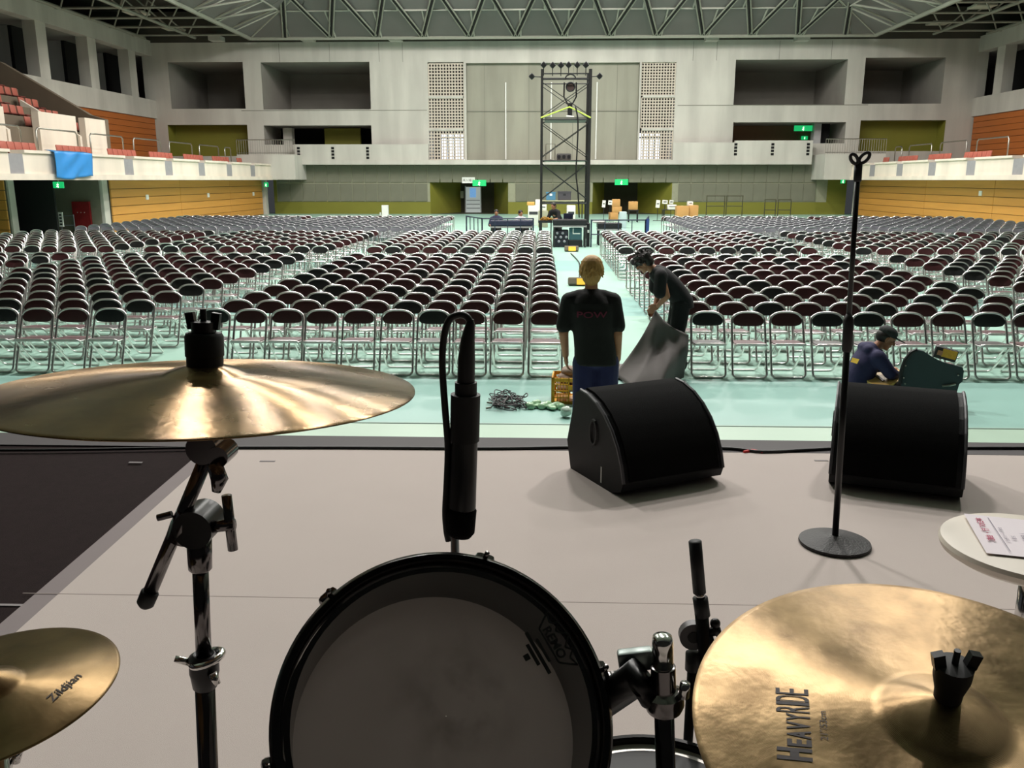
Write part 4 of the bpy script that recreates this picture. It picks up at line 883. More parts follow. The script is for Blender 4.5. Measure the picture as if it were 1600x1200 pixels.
# --- the blond man seen from behind
yb = 7.05; pb_ = hy(925, 401, yb)
t = thing('person', 'blond person in black T-shirt and navy trousers seen from behind, standing by the yellow crate', 'person', (pb_.x, yb, 0)); k = pb_.z/1.755
Z = lambda x, y, z: Vector((x, y, z))*k
J = dict(spine=[Z(.05, 0, .94), Z(.035, 0, 1.1), Z(.01, -.01, 1.28), Z(0, -.005, 1.4)], sr=[.1, .095, .11, .09], neck=Z(0, .0, 1.49)); Mh = hM(Z(0, .02, 1.63), (0.05, 1, -.05))
arms = {1: (Z(.185, 0, 1.405), Z(.222, -.03, 1.13), Z(.235, .05, .90), (0, .12, -1), (-1, 0.2, 0)), -1: (Z(-.185, 0, 1.405), Z(-.222, -.02, 1.13), Z(-.2, .1, .92), (.1, .2, -1), (1, .2, 0))}
legs = {s: (Z(s*.1+.05, 0, .9), Z(s*.11+.05, .01, .49), Z(s*.12+.05, -.02, .085), Z(s*.13+.05, .13, .04)) for s in (-1, 1)}
body(t, J, Mh, arms, legs)
mb = MB()   # T-shirt
loft(mb, [(Z(.05*(1.38-z)/.48, -.005, z), rx*k, ry*k, 0) for z, rx, ry in ((.865, .182, .128), (.9, .18, .126), (1.0, .172, .12), (1.1, .17, .12), (1.2, .18, .126), (1.3, .19, .13), (1.38, .185, .122), (1.43, .14, .1), (1.47, .08, .075))])
for s in (-1, 1): limb(mb, [Z(s*.13, 0, 1.41), Z(s*.18, 0, 1.395), Z(s*.222, -.02, 1.19)], [.068, .07, .066])
limb(mb, [Z(-.1, 0, 1.43), Z(.1, 0, 1.43)], [.06, .06]); limb(mb, [Z(0, 0, 1.43), Z(0, 0, 1.455)], [.08, .07])
sh = fuse(mb, 'shirt', TEE, t, .012, 5)
g = MB()    # faint pink print across the back
PINK = mat('pink_print', (104, 30, 58), .8, var=.4, scale=60)
vs, fs = text_geo('POW', .07, .001, 'CENTER')
def onback(x, z): return (x, -math.sqrt(max(0, 1-(x/.205)**2))*.135-.012, z)
g.add([onback(v.x*1.5, (v.y+1.275)*k) for v in vs], fs)
g.build('back_print', PINK, sh, world=False)
mb = MB(); ellip(mb, Z(.05, 0, .92), (.175, .125, .1))
for s in (-1, 1): limb(mb, [Z(s*.09+.05, 0, .88), Z(s*.105+.05, .005, .5), Z(s*.12+.05, -.01, .1)], [.105, .085, .075])
fuse(mb, 'trousers', JEAN, t, .012, 4)
mb = MB(); R = Mh.to_3x3(); ellip(mb, Mh @ Vector((0, -.03, .045)), (.092, .1, .095), R); ellip(mb, Mh @ Vector((0, -.06, -.02)), (.08, .06, .09), R)
rr = random.Random(2)
for q in range(150):
    a = rr.uniform(0, 2*math.pi); e = rr.uniform(-.5, 1.4); d_ = Vector((math.cos(a)*math.cos(e), math.sin(a)*math.cos(e), math.sin(e)))
    if d_.y > .3 and d_.z < .55: continue
    p0 = Mh @ (Vector((0, -.03, .03))+Vector((d_.x*.085, d_.y*.09, d_.z*.09))); p1 = p0+(R @ (d_*.02+Vector((0, 0, -.03 if d_.z < .5 else -.004)))); rcone(mb, p0, p1, .013, .004, 6)
fuse(mb, 'hair', BLOND, t, .0055, 3)
for s in (-1, 1): mb = MB(); ellip(mb, Z(s*.125+.05, .05, .045), (.05, .14, .05)); fuse(mb, 'shoe', SHOE, t, .012, 3)
# --- the stooping man in black
ys_ = 10.75; ph = hy(1072, 470, ys_); t = thing('person', 'dark haired person in black stooping over the grey sheet at the aisle mouth', 'person', (ph.x-.07, ys_, 0), math.pi/2)
V = Vector
J = dict(spine=[V((0, 0, .88)), V((0, .07, 1.02)), V((0, .2, 1.16)), V((0, .3, 1.24))], sr=[.1, .1, .11, .09], neck=V((0, .39, 1.3))); Mh = hM((0, .47, 1.36), (.25, .9, -.7), (0, .75, .6))
arms = {1: (V((.18, .28, 1.24)), V((.2, .24, .98)), V((.08, .30, .81)), (-.15, .4, -.7), (-.9, -.1, 0)), -1: (V((-.18, .28, 1.22)), V((-.21, .2, .97)), V((-.06, .28, .84)), (.3, .5, -.5), (.7, .3, -.3))}
legs = {s: (V((s*.1, 0, .86)), V((s*.11, .06, .47)), V((s*.11, -.03, .085)), V((s*.13, .12, .04))) for s in (-1, 1)}
body(t, J, Mh, arms, legs); eyes(Mh, t)
mb = MB(); R = Matrix.Rotation(-.85, 3, 'X')
loft(mb, [((0, y, z), rx, ry, tl) for y, z, rx, ry, tl in ((-.03, .80, .185, .14, -.1), (-.015, .9, .178, .135, -.3), (.05, .99, .172, .13, -.55), (.13, 1.08, .178, .13, -.75), (.21, 1.155, .188, .13, -.85), (.28, 1.215, .185, .12, -.9), (.325, 1.25, .14, .1, -.9), (.36, 1.275, .08, .075, -.9))])
for s in (-1, 1): limb(mb, [(s*.13, .28, 1.24), (s*.19, .28, 1.22), (s*.215, .29, 1.02)], [.075, .08, .08])
limb(mb, [(-.1, .32, 1.25), (.1, .32, 1.25)], [.06, .06]); fuse(mb, 'shirt', TEE, t, .012, 5)
mb = MB(); ellip(mb, (0, -.01, .86), (.18, .14, .12))
for s in (-1, 1): limb(mb, [(s*.09, 0, .84), (s*.11, .05, .47), (s*.11, -.02, .1)], [.115, .1, .085])
fuse(mb, 'trousers', BLKT, t, .012, 4)
mb = MB(); R = Mh.to_3x3(); ellip(mb, Mh @ V((0, -.02, .05)), (.098, .112, .095), R); ellip(mb, Mh @ V((0, -.06, -.01)), (.085, .065, .08), R)
for q in range(60):
    a = rr.uniform(0, 2*math.pi); e = rr.uniform(-.3, 1.4); d_ = V((math.cos(a)*math.cos(e), math.sin(a)*math.cos(e), math.sin(e)))
    p0 = Mh @ (V((0, -.02, .04))+V((d_.x*.09, d_.y*.1, d_.z*.09))); rcone(mb, p0, p0+(R @ (d_*.05)), .018, .005, 6)
fuse(mb, 'hair', HAIRD, t, .009, 2)
for s in (-1, 1): mb = MB(); ellip(mb, (s*.12, .06, .045), (.05, .14, .05)); fuse(mb, 'shoe', SHOE, t, .012, 3)
# grey sheet pulled off the floor
SH = mat('grey_sheet', (92, 86, 84), .7, var=.12, scale=5)
top = [hy(x, y, Y) for x, y, Y in ((1024, 484, 10.32), (1036, 500, 10.3), (1052, 512, 10.28), (1076, 523, 10.25))]
mid = [hy(x, y, Y) for x, y, Y in ((1006, 530, 10.3), (1028, 542, 10.15), (1050, 555, 10.15), (1073, 560, 10.2))]
bot = [hz(x, y, .02) for x, y in ((960, 586), (985, 604), (1030, 606), (1068, 590))]
n, m_ = 30, 24; vs = []; fs = []
def lerp3(P, u):
    q = u*3; i = min(int(q), 2); f_ = q-i; return P[i]*(1-f_)+P[i+1]*f_
for i in range(n+1):
    for j in range(m_+1):
        u, v = i/n, j/m_; a, b_, c_ = lerp3(top, u), lerp3(mid, u), lerp3(bot, u); p = a*(1-v)**2+b_*2*v*(1-v)+c_*v*v
        p = p+V((0, -1, .4))*(.05*math.sin(7*u+4*v)*math.sin(math.pi*v)+.02*math.sin(17*u-6*v)*v*(1-v)*3); p.z = max(p.z, .012); vs.append(p)
for i in range(n):
    for j in range(m_): q = i*(m_+1)+j; fs.append((q, q+1, q+m_+2, q+m_+1))
g = MB(); g.add(vs, fs); o = g.build('ground_sheet', SH, None, True); o.modifiers.new('t', 'SOLIDIFY').thickness = .006; tag(o, 'grey sheet being pulled up from the floor by the stooping person', 'sheet')
g = MB(); vs = []; fs = []
for i in range(17):
    for j in range(11):
        u, v = i/16, j/10; a = hz(945+80*u, 572+22*v, 0); vs.append((a.x, a.y, .03+.05*abs(math.sin(5*u+3*v))*(1-abs(2*v-1))))
for i in range(16):
    for j in range(10): q = i*11+j; fs.append((q, q+1, q+12, q+11))
g.add(vs, fs); o = g.build('crumpled_sheet', SH, None, True); o.modifiers.new('t', 'SOLIDIFY').thickness = .006; tag(o, 'crumpled grey sheet lying behind the blond person', 'sheet')
# --- the seated man with the cap
yc_ = 9.45; pc_ = hy(1382, 528, yc_); t = thing('person', 'person in navy hoodie and charcoal cap sitting on the floor over a guitar', 'person', (pc_.x-.22, yc_, 0), -math.pi/2)
hz_ = pc_.z
J = dict(spine=[V((0, 0, .12)), V((0, -.02, .26)), V((0, .04, hz_-.26)), V((0, .1, hz_-.17))], sr=[.12, .11, .11, .09], neck=V((0, .16, hz_-.09))); Mh = hM((0, .235, hz_-.01), (.12, .86, -.42), (0, .4, .9))
arms = {1: (V((.18, .1, hz_-.18)), V((.22, .24, .31)), V((.08, .40, .25)), (-.4, .8, -.3), (-.4, 0, -.9)), -1: (V((-.18, .1, hz_-.18)), V((-.22, .2, .3)), V((-.06, .40, .3)), (.4, .8, -.3), (.4, 0, -.9))}
legs = {s: (V((s*.1, .02, .12)), V((s*.27, .38, .16)), V((s*-.05, .34+s*.05, .07)), V((s*-.16, .38, .06))) for s in (-1, 1)}
body(t, J, Mh, arms, legs); eyes(Mh, t)
mb = MB()
loft(mb, [((0, y, z), rx, ry, tl) for y, z, rx, ry, tl in ((.0, .07, .19, .16, 0), (-.015, .18, .19, .155, -.05), (-.005, .28, .185, .145, -.15), (.04, hz_-.27, .192, .14, -.3), (.08, hz_-.19, .185, .125, -.4), (.11, hz_-.14, .14, .1, -.4), (.135, hz_-.1, .085, .08, -.4))])
for s in (-1, 1): limb(mb, [(s*.12, .09, hz_-.18), (s*.19, .1, hz_-.18), (s*.225, .23, .32), (s*.10, .37, .265)], [.08, .082, .068, .05])
ellip(mb, (0, .06, hz_-.1), (.11, .09, .055)); limb(mb, [(-.09, .03, hz_-.12), (.09, .03, hz_-.12)], [.06, .06]); hd_ = fuse(mb, 'hoodie', HOOD, t, .012, 5)
g = MB(); g.add([(.15, -.085, hz_-.21), (.05, -.125, hz_-.21), (.05, -.14, hz_-.26), (.15, -.105, hz_-.26)], [(0, 1, 2, 3)]); g.build('yellow_print', mat('yellow_print', (220, 180, 60), .8), hd_, world=False)
mb = MB()
for s in (-1, 1): limb(mb, [(s*.1, .02, .13), (s*.27, .38, .16), (s*-.02, .36+s*.05, .09)], [.11, .085, .07])
fuse(mb, 'trousers', BLKT, t, .014, 4)
mb = MB(); R = Mh.to_3x3(); ellip(mb, Mh @ V((0, -.03, .02)), (.086, .09, .085), R); fuse(mb, 'hair', HAIRD, t, .01, 2)
mb = MB(); ellip(mb, Mh @ V((0, -.012, .075)), (.092, .108, .07), R)
for q in range(9): a = math.pi*(q/8-.5)*.75; rcone(mb, Mh @ V((math.sin(a)*.07, .05, .058)), Mh @ V((math.sin(a)*.085, .1+.095*math.cos(a), .05)), .009, .008, 6)
fuse(mb, 'cap', CAPM, t, .007, 2)
for s in (-1, 1): mb = MB(); ellip(mb, (s*-.12, .37+s*.05, .05), (.12, .05, .045)); fuse(mb, 'shoe', SHOE, t, .014, 3)
# acoustic guitar on his lap
TAN = mat('spruce_top', (232, 190, 110), .4, var=.1, scale=3, stretch=(1, 12, 1)); NECKW = mat('rosewood', (90, 60, 46), .5)
go = hy(1386, 596, 9.35); M = Matrix.Translation((go.x-.01, 9.30, .225)) @ Matrix.Rotation(math.radians(12), 4, 'Z') @ Matrix.Rotation(math.radians(9), 4, 'Y').inverted() @ Matrix.Rotation(math.radians(12), 4, 'X')
t = thing('acoustic_guitar', 'pale wooden guitar across the lap of the capped person', 'guitar', go, M=M)
pr = [(-.24, .0), (-.235, .09), (-.19, .155), (-.12, .17), (-.03, .14), (.05, .115), (.12, .125), (.18, .11), (.215, .05), (.22, 0)]; ol = pr+[(x, -y) for x, y in reversed(pr[1:-1])]
g = MB(); g.prism(ol, 'z', -.04, .04); g.build('guitar_body', TAN, t, world=False)
g = MB(); g.cyl((.05, 0, .041), (.05, 0, .043), .045, n=16); g.build('sound_hole', DKB, t, world=False)
g = MB(); g.box((.40, 0, .045), (.44, .05, .03)); nk = g.build('neck', NECKW, t, world=False)
g = MB()
for q in range(12): g.box((.25+.03*q, 0, .061), (.003, .05, .003))
g.build('fret', MET, nk, world=False)
g = MB(); g.box((.68, 0, .04), (.15, .075, .02)); g.build('headstock', NECKW, t, world=False); g = MB(); g.box((-.1, 0, .045), (.03, .13, .012)); g.build('bridge', NECKW, t, world=False)
# guitar case
p0 = hz(1410, 612, 0); p0 = V((p0.x, 8.95, 0)); nn = V((-.35, -1, .12)).normalized()
def hpl(x, y): d_ = ray(x, y); return EYE+d_*((p0-EYE).dot(nn)/d_.dot(nn))
pts = [(1408, 600), (1410, 580), (1416, 563), (1425, 552), (1435, 547), (1443, 549), (1454, 556), (1464, 562), (1476, 567), (1504, 574), (1506, 580), (1504, 596), (1499, 600), (1490, 616), (1411, 616)]
P_ = [hpl(*q) for q in pts]; 
for q in (-1, -2): P_[q].z = .004
t = thing('guitar_case', 'dark teal guitar case standing on the floor beside the capped person', 'case', (p0.x+.3, p0.y, 0))
n = len(P_); off = nn*-.12; g = MB(); g.add(P_+[p+off for p in P_], [tuple(range(n)), tuple(range(2*n-1, n-1, -1))]+[(i, (i+1) % n, n+(i+1) % n, n+i) for i in range(n)]); g.build('case_shell', mat('case_teal', (44, 60, 66), .55, var=.1), t)
g = MB(); g.tube([p+nn*.012-nn*.0+V((-.012, 0, .006)) for p in P_[:5]], .022, 8); bd = g.build('edge_binding', DKB, t)
g = MB()
for q in ((1415, 571), (1412, 590), (1414, 599)): g.sphere(hpl(*q)+nn*.035, .009, 6)
g.build('stud', MET, bd)
g = MB(); a = hpl(1470, 603); g.tube([hpl(1472, 603)+nn*.01, hpl(1484, 602)+nn*.012, hpl(1493, 600)+nn*.01], .012, 6); g.build('handle', MET, t)
g = MB(); pk = hpl(1497, 586); g.sphere(pk+nn*.01, .012, 6); g.build('latch', MET, t)
pm_ = hpl(1480, 567); t = thing('accessory_box', 'small yellow and black box resting on the guitar case neck', 'box', pm_+V((0, .06, .02)), -.3); g = MB(); R = Matrix.Rotation(.22, 3, 'Y'); g.rbox((0, 0, .065), (.22, .09, .12), .01, R); g.build('box_body', DKB, t, world=False)
g = MB(); g.box((.03, -.05, .07), (.14, .005, .085), R); g.build('box_label', mat('amber_label', (214, 160, 50), .6, var=.3, scale=30), t, world=False); g = MB(); g.box((-.06, -.052, .08), (.05, .004, .05), R); g.build('photo_patch', SKIN, t, world=False)
# --- yellow crate with folded cloths
YEL = mat('crate_yellow', (238, 172, 24), .45, var=.06); pc0 = hz(861, 631, 0); M = Matrix.Translation((pc0.x, pc0.y, 0)) @ Matrix.Rotation(math.radians(-4), 4, 'Z')
t = thing('plastic_crate', 'yellow plastic crate full of folded cloths behind the blond person', 'crate', pc0, M=M); cw, cdp, ch = .54, .37, .285
g = MB(); g.bx(0, cw, 0, cdp, .005, .02); g.build('crate_floor', YEL, t, world=False)
def crate_side(fn, L):
    g = MB(); fn(g, 0, L, ch-.04, ch); fn(g, 0, L, 0, .03); fn(g, 0, .03, 0, ch); fn(g, L-.03, L, 0, ch); fn(g, L*.33, L*.36, .0, ch); fn(g, L*.66, L*.69, 0, ch); fn(g, L*.36, L*.66, ch*.55, ch*.72)
    for q in range(1, 4): fn(g, 0, L*.35, ch*q/4-.006, ch*q/4+.006); fn(g, L*.67, L, ch*q/4-.006, ch*q/4+.006)
    for q in range(1, 6): fn(g, L*.36*q/6-.004, L*.36*q/6+.004, 0, ch)
    return g
crate_side(lambda g, a, b_, c_, d_: g.bx(a, b_, 0, .014, c_, d_), cw).build('crate_wall', YEL, t, world=False); crate_side(lambda g, a, b_, c_, d_: g.bx(a, b_, cdp-.014, cdp, c_, d_), cw).build('crate_wall', YEL, t, world=False)
crate_side(lambda g, a, b_, c_, d_: g.bx(0, .014, a, b_, c_, d_), cdp).build('crate_wall', YEL, t, world=False); crate_side(lambda g, a, b_, c_, d_: g.bx(cw-.014, cw, a, b_, c_, d_), cdp).build('crate_wall', YEL, t, world=False)
CLO = mat('cloth_taupe', (150, 130, 116), .85, var=.2, scale=9); rr = random.Random(11)
for i, (z, dx) in enumerate(((.17, .02), (.27, .05), (.34, .08))):
    M2 = M @ Matrix.Translation((.27, .185, z-.06)); q = thing('folded_cloth', ['taupe folded cloth lowest in the yellow crate', 'taupe folded cloth in the middle of the yellow crate', 'taupe folded cloth lying on top in the yellow crate'][i], 'cloth', (0, 0, 0), M=M2, group='cloths in the yellow crate'); mb = MB()
    for s in range(9): ellip(mb, (rr.uniform(-.16, .16)+dx-.04, rr.uniform(-.09, .09), .04), (.09, .07, .045+.015*rr.random()), Matrix.Rotation(rr.uniform(-.6, .6), 3, 'Z'))
    fuse(mb, 'cloth_fold', CLO, q, .012, 2)
# cable tangle
rr = random.Random(21)
t = thing('cable_tangle', 'tangle of black cables with plugs on the green floor beside the crate', 'cable', hz(795, 634, 0)); CB = mat('dark_cable', (48, 36, 38), .5)
for q in range(9):
    pts = []
    for s in range(7): p = hz(762+rr.uniform(0, 62), 626+rr.uniform(-4, 17), 0); pts.append((p.x, p.y, .012+rr.uniform(0, .1)*(s not in (0, 6))))
    cable('cable', pts, .0055, None, CB if q % 3 else RUB, 42, t)
for q in range(8): p = hz(757+rr.uniform(0, 38), 632+rr.uniform(-4, 8), .02); g = MB(); a = rr.uniform(-.5, .5); g.cyl(p, p+V((.06*math.cos(a), .06*math.sin(a), 0)), .011, n=6); g.build('plug', MET if q % 2 else CB, t)
GRN = mat('green_film', (158, 196, 158), .12, var=.5, scale=18, coat=.5)
t = thing('film_bundle', 'shiny green plastic film bundle with a ball end against the crate', 'plastic film', hz(860, 640, 0)); mb = MB()
for q in range(16): p = hz(826+q*3.4, 632+3*math.sin(q*1.3)+(2 if q > 8 else 0), .03); ellip(mb, p, (.045, .04, .03+.012*math.sin(q*2.2)), Matrix.Rotation(rr.uniform(-1, 1), 3, 'Z'))
fuse(mb, 'film', GRN, t, .009, 1, world=True); mb = MB(); p = hz(884, 643, .06)
for q in range(14): a = rr.uniform(0, 6.28); e = rr.uniform(-1.2, 1.2); ellip(mb, p+V((math.cos(a)*math.cos(e), math.sin(a)*math.cos(e), math.sin(e)))*.025, (.042, .042, .036))
fuse(mb, 'film_ball', mat('pale_film', (196, 214, 200), .15, var=.4, scale=30, coat=.5), t, .008, 1, world=True)
# --- three people at the mixing desks
def seated(x, ytop, Y, rot, shirt, label, lean=0., stand=False):
    p = hy(x, ytop, Y); zt = p.z; t = thing('person', label, 'person', (p.x, Y, 0), rot); c0 = V((0, 0, zt-.12)); Mh = hM((0, lean*.5, zt-.125), (0, 1, -.45))
    hips = .92 if stand else .48; J = dict(spine=[V((0, -.05, hips)), V((0, -.03, hips+.15)), V((0, lean*.25, zt-.42)), V((0, lean*.35, zt-.32))], sr=[.11, .1, .11, .09], neck=V((0, lean*.45, zt-.25)))
    arms = {s: (V((s*.18, lean*.35, zt-.34)), V((s*.25, lean*.3+.1, zt-.58)), V((s*.18, lean*.3+.33, zt-.6)), (0, 1, 0), (0, 0, -1)) for s in (-1, 1)}
    if stand: legs = {s: (V((s*.1, -.05, .9)), V((s*.1, -.03, .48)), V((s*.1, -.06, .08)), V((s*.1, .08, .04))) for s in (-1, 1)}
    else: legs = {s: (V((s*.1, 0, .48)), V((s*.12, .38, .5)), V((s*.12, .36, .08)), V((s*.12, .48, .04))) for s in (-1, 1)}
    body(t, J, Mh, arms, legs, .012); eyes(Mh, t); mb = MB()
    for u in (0, .25, .5, .75, 1): q = J['spine'][0]*(1-u)+J['spine'][-1]*u; ellip(mb, q, (.19, .13, .11))
    for s in (-1, 1): limb(mb, [arms[s][0], arms[s][1]], [.08, .07])
    fuse(mb, 'shirt', shirt, t, .02, 3); mb = MB()
    for s in (-1, 1): limb(mb, legs[s][:3], [.105, .085, .07])
    fuse(mb, 'trousers', BLKT, t, .02, 3); mb = MB(); R = Mh.to_3x3(); ellip(mb, Mh @ V((0, -.025, .045)), (.092, .1, .09), R); ellip(mb, Mh @ V((0, -.05, -.02)), (.083, .065, .08), R); fuse(mb, 'hair', HAIRD, t, .015, 2)
    if not stand:
        c_ = thing('work_chair', 'dark stool under the %s' % label.split(' sitting')[0], 'stool', (p.x, Y+.05, 0), rot); g = MB(); g.rbox((0, 0, .34), (.4, .4, .05), .02); g.build('seat', DKB, c_, world=False)
        for a in (-.15, .15):
            for b_ in (-.15, .15): g = MB(); g.cyl((a, b_, 0), (a, b_, .32), .015, n=6); g.build('leg', SCAF, c_, world=False)
seated(775.5, 327.5, 34.2, math.pi, mat('shirt_navy', (36, 36, 66), .8), 'dark haired person in navy sitting at the left end of the equipment desk')
seated(812.5, 328.5, 34.2, math.pi+.5, mat('shirt_white', (196, 194, 200), .8), 'dark haired person in white sitting left of the tower', .1)
seated(871, 316.5, 33.0, math.pi-.7, TEE, 'person in black standing bent over the mixing console', .45, True)
# ------------------------------------------------------------------ things on the stage
BLKM = mat('black_metal', (18, 18, 19), .35, .2, var=.1); BCHR = mat('black_chrome', (112, 108, 108), .16, 1., var=.06); CHRM = mat('bright_chrome', (214, 212, 210), .12, 1., var=.03)
MATTE = mat('matte_black', (13, 13, 14), .6, var=.15); GRILLE = mat('grille_foam', (9, 9, 9), .95, spec=.15, var=.25, scale=90, bump=.4, bscale=400); WEDG = mat('wedge_paint', (22, 23, 25), .6, spec=.3, var=.12, scale=60, bump=.2, bscale=300)
def wedge(loc, rot, label, w=.57):
    t = thing('floor_monitor', label, 'speaker', loc, rot, 'stage floor monitors')
    # side profile in (y, z): y grows away from the drummer
    cur = [(-.27, .055)]+[(-.27+.40*math.sin(math.radians(a))**1.35*1.0, .055+.395*(1-math.cos(math.radians(a)))**.78) for a in (12, 24, 36, 48, 60, 72, 82, 90)]
    cur = [(-.285, .07), (-.262, .15), (-.225, .225), (-.17, .295), (-.105, .35), (-.03, .392), (.055, .418), (.125, .425)]
    back = [(.165, .405), (.245, .14), (.205, .0), (-.19, .0), (-.27, .03)]
    prof = cur+back
    g = MB(); g.prism(prof, 'x', -w/2+.03, w/2-.03); g.build('cabinet', WEDG, t, world=False)
    for s in (-1, 1):
        g = MB(); g.prism([(y*1.0, z) for y, z in prof], 'x', s*(w/2-.03), s*w/2); pn = g.build('side_panel', WEDG, t, world=False)
        g = MB(); g.tube([(s*(w/2-.004), y-.003, z+.004) for y, z in cur], .008, 6); g.build('edge_trim', mat('edge_grey', (70, 70, 74), .45), pn, world=False)
        g = MB(); g.tube([(s*(w/2+.001), -.02+.03*math.cos(a)*1.0, .25+.06*math.sin(a)) for a in [2*math.pi*q/16 for q in range(16)]], .009, 6, closed=True); g.build('handle_rim', MATTE, pn, world=False)
        g = MB(); g.bx(s*(w/2), s*(w/2+.002), -.10, -.092, .02, .1); g.build('white_mark', WHITE, pn, world=False)
    g = MB(); n = len(cur); a = [(-w/2+.035, y-.012, z+.012) for y, z in cur]; b_ = [(w/2-.035, y-.012, z+.012) for y, z in cur]; c_ = [(-w/2+.035, y+.02, z-.005) for y, z in cur]; d_ = [(w/2-.035, y+.02, z-.005) for y, z in cur]
    fs = []
    for i in range(n-1): fs += [(i, i+1, n+i+1, n+i), (2*n+i, 3*n+i, 3*n+i+1, 2*n+i+1), (i, 2*n+i, 2*n+i+1, i+1), (n+i, n+i+1, 3*n+i+1, 3*n+i)]
    fs += [(0, n, 3*n, 2*n), (n-1, 2*n-1+2*n, 0, 0)][:1]+[(n-1, 3*n-1, 4*n-1, 2*n-1)]
    g.add(a+b_+c_+d_, fs); g.build('grille', GRILLE, t, 60, world=False)
    return t
W1 = wedge((.50, 4.13, S+.004), math.radians(27), 'black floor monitor nearer the centre, turned so its left side shows')
W2 = wedge((1.73, 4.10, S+.004), math.radians(-20), 'black floor monitor behind the slim microphone stand')
# --- slim microphone stand with round base
pm0 = hz(1304, 848, S+.01); t = thing('microphone_stand', 'slim black microphone stand with a round cast base, holding no microphone', 'microphone stand', (pm0.x, pm0.y, S+.004))
IRON = mat('cast_iron', (40, 38, 38), .6, var=.15, scale=40, bump=.3, bscale=120)
g = MB(); g.lathe([(.01, 0), (.135, 0), (.139, .006), (.137, .014), (.12, .019), (.03, .034), (.02, .04), (.012, .04)], 48); g.build('round_base', IRON, t, 40, world=False)
tp = hy(1341, 262, pm0.y); a = V((pm0.x, pm0.y, S+.035)); md = a+(tp-a)*.575
g = MB(); g.cyl(a, md, .0125, n=14); g.build('lower_tube', BLKM, t, True); g = MB(); g.cyl(md, tp, .0095, n=14); g.build('upper_tube', BLKM, t, True)
g = MB(); d_ = (tp-a).normalized(); g.tube([md-d_*.07, md-d_*.06, md+d_*.05, md+d_*.075], [.0145, .019, .019, .011], 14); g.build('clutch', MATTE, t, True)
g = MB(); g.tube([tp-d_*.05, tp-d_*.045, tp+d_*.01], [.0125, .0145, .0145], 12); cl = g.build('thread_adapter', MATTE, t, True)
g = MB(); c1 = tp+V((-.022, 0, .032)); c2 = tp+V((.020, .01, .036))
for c_, r_, tilt in ((c1, .020, -.7), (c2, .022, .7)):
    R = Matrix.Rotation(tilt, 3, 'Y') @ Matrix.Rotation(.2, 3, 'X'); g = MB(); g.tube([c_+R @ V((.55*r_*math.cos(q), -.01, r_*math.sin(q))) for q in [2*math.pi*i/20 for i in range(20)]], .0062, 8, closed=True); g.build('clip_ring', MATTE, t, True)
g = MB(); g.tube([tp, tp+V((0, 0, .02))], .009, 8); g.build('clip_base', MATTE, t, True)
# --- round side table with a paper
zt = S+.46; pl = hz(1486, 852, zt); RT = .235; ctr = V((pl.x+RT*.985, pl.y+.02, 0))
t = thing('side_table', 'low round white table at the right edge of the stage', 'table', (ctr.x, ctr.y, S+.004)); TW = mat('table_white', (222, 212, 198), .45, var=.04)
hh = zt-S-.004
g = MB(); g.lathe([(.02, hh-.045), (RT-.03, hh-.045), (RT-.006, hh-.03), (RT, hh-.014), (RT-.005, hh-.003), (RT-.02, hh), (.01, hh)], 64); g.build('tabletop', TW, t, 40, world=False)
g = MB(); g.lathe([(.02, .02), (.022, hh-.045)], 16); g.build('column', CHRM, t, True, world=False); g = MB(); g.lathe([(.01, 0), (.17, 0), (.172, .01), (.03, .025), (.02, .03)], 32); g.build('foot', CHRM, t, 40, world=False)
zp = zt+.004; A0, A1 = hz(1506, 803, zp+.004), hz(1545, 868, zp+.004); e1 = (A1-A0); e1 = e1.normalized()*.28; e2 = V((-e1.y, e1.x, 0)).normalized()*.297
if e2.x < 0: e2 = -e2
t = thing('paper_sheet', 'white printed paper lying across the round table', 'paper', (A0.x, A0.y, zp)); g = MB(); vs = []; fs = []
for i in range(13):
    for j in range(9): u, v = i/12, j/8; p = A0+e2*u+e1*v; vs.append((p.x, p.y, zp+.0012+.004*(1-v)**2*(1-u)))
for i in range(12):
    for j in range(8): q = i*9+j; fs.append((q, q+1, q+10, q+9))
g.add(vs, fs); ps = g.build('sheet', mat('paper_white', (236, 226, 232), .7, var=.02), t); PK = mat('red_print', (176, 60, 96), .7, var=.2, scale=90); GK = mat('grey_print', (110, 100, 122), .7)
def ptxt(s_, u, v, size, m, bold=.0):
    vs, fs = text_geo(s_, size, bold); g = MB(); ux, uy = e1.normalized(), -e2.normalized()
    def up_(q): p = A0+e2*u+e1*v+ux*q.x-uy*-q.y*1.0; return (p.x, p.y, zp+.0065)
    g.add([up_(q) for q in vs], fs); g.build('lettering', m, ps)
ptxt('本日の進行 ・ 曲順', .13, .10, .020, PK, .0006); ptxt('会場リハーサル予定', .26, .32, .011, GK); ptxt('注意', .33, .52, .013, GK); ptxt('入場案内', .43, .42, .016, GK); ptxt('舞台', .45, .82, .012, GK); ptxt('開演', .55, .35, .016, GK)
g = MB(); p = [A0+e2*.20+e1*.06, A0+e2*.20+e1*.94, A0+e2*.206+e1*.94, A0+e2*.206+e1*.06]; g.add([(q.x, q.y, zp+.006) for q in p], [(0, 1, 2, 3)]); g.build('ruled_line', GK, ps)
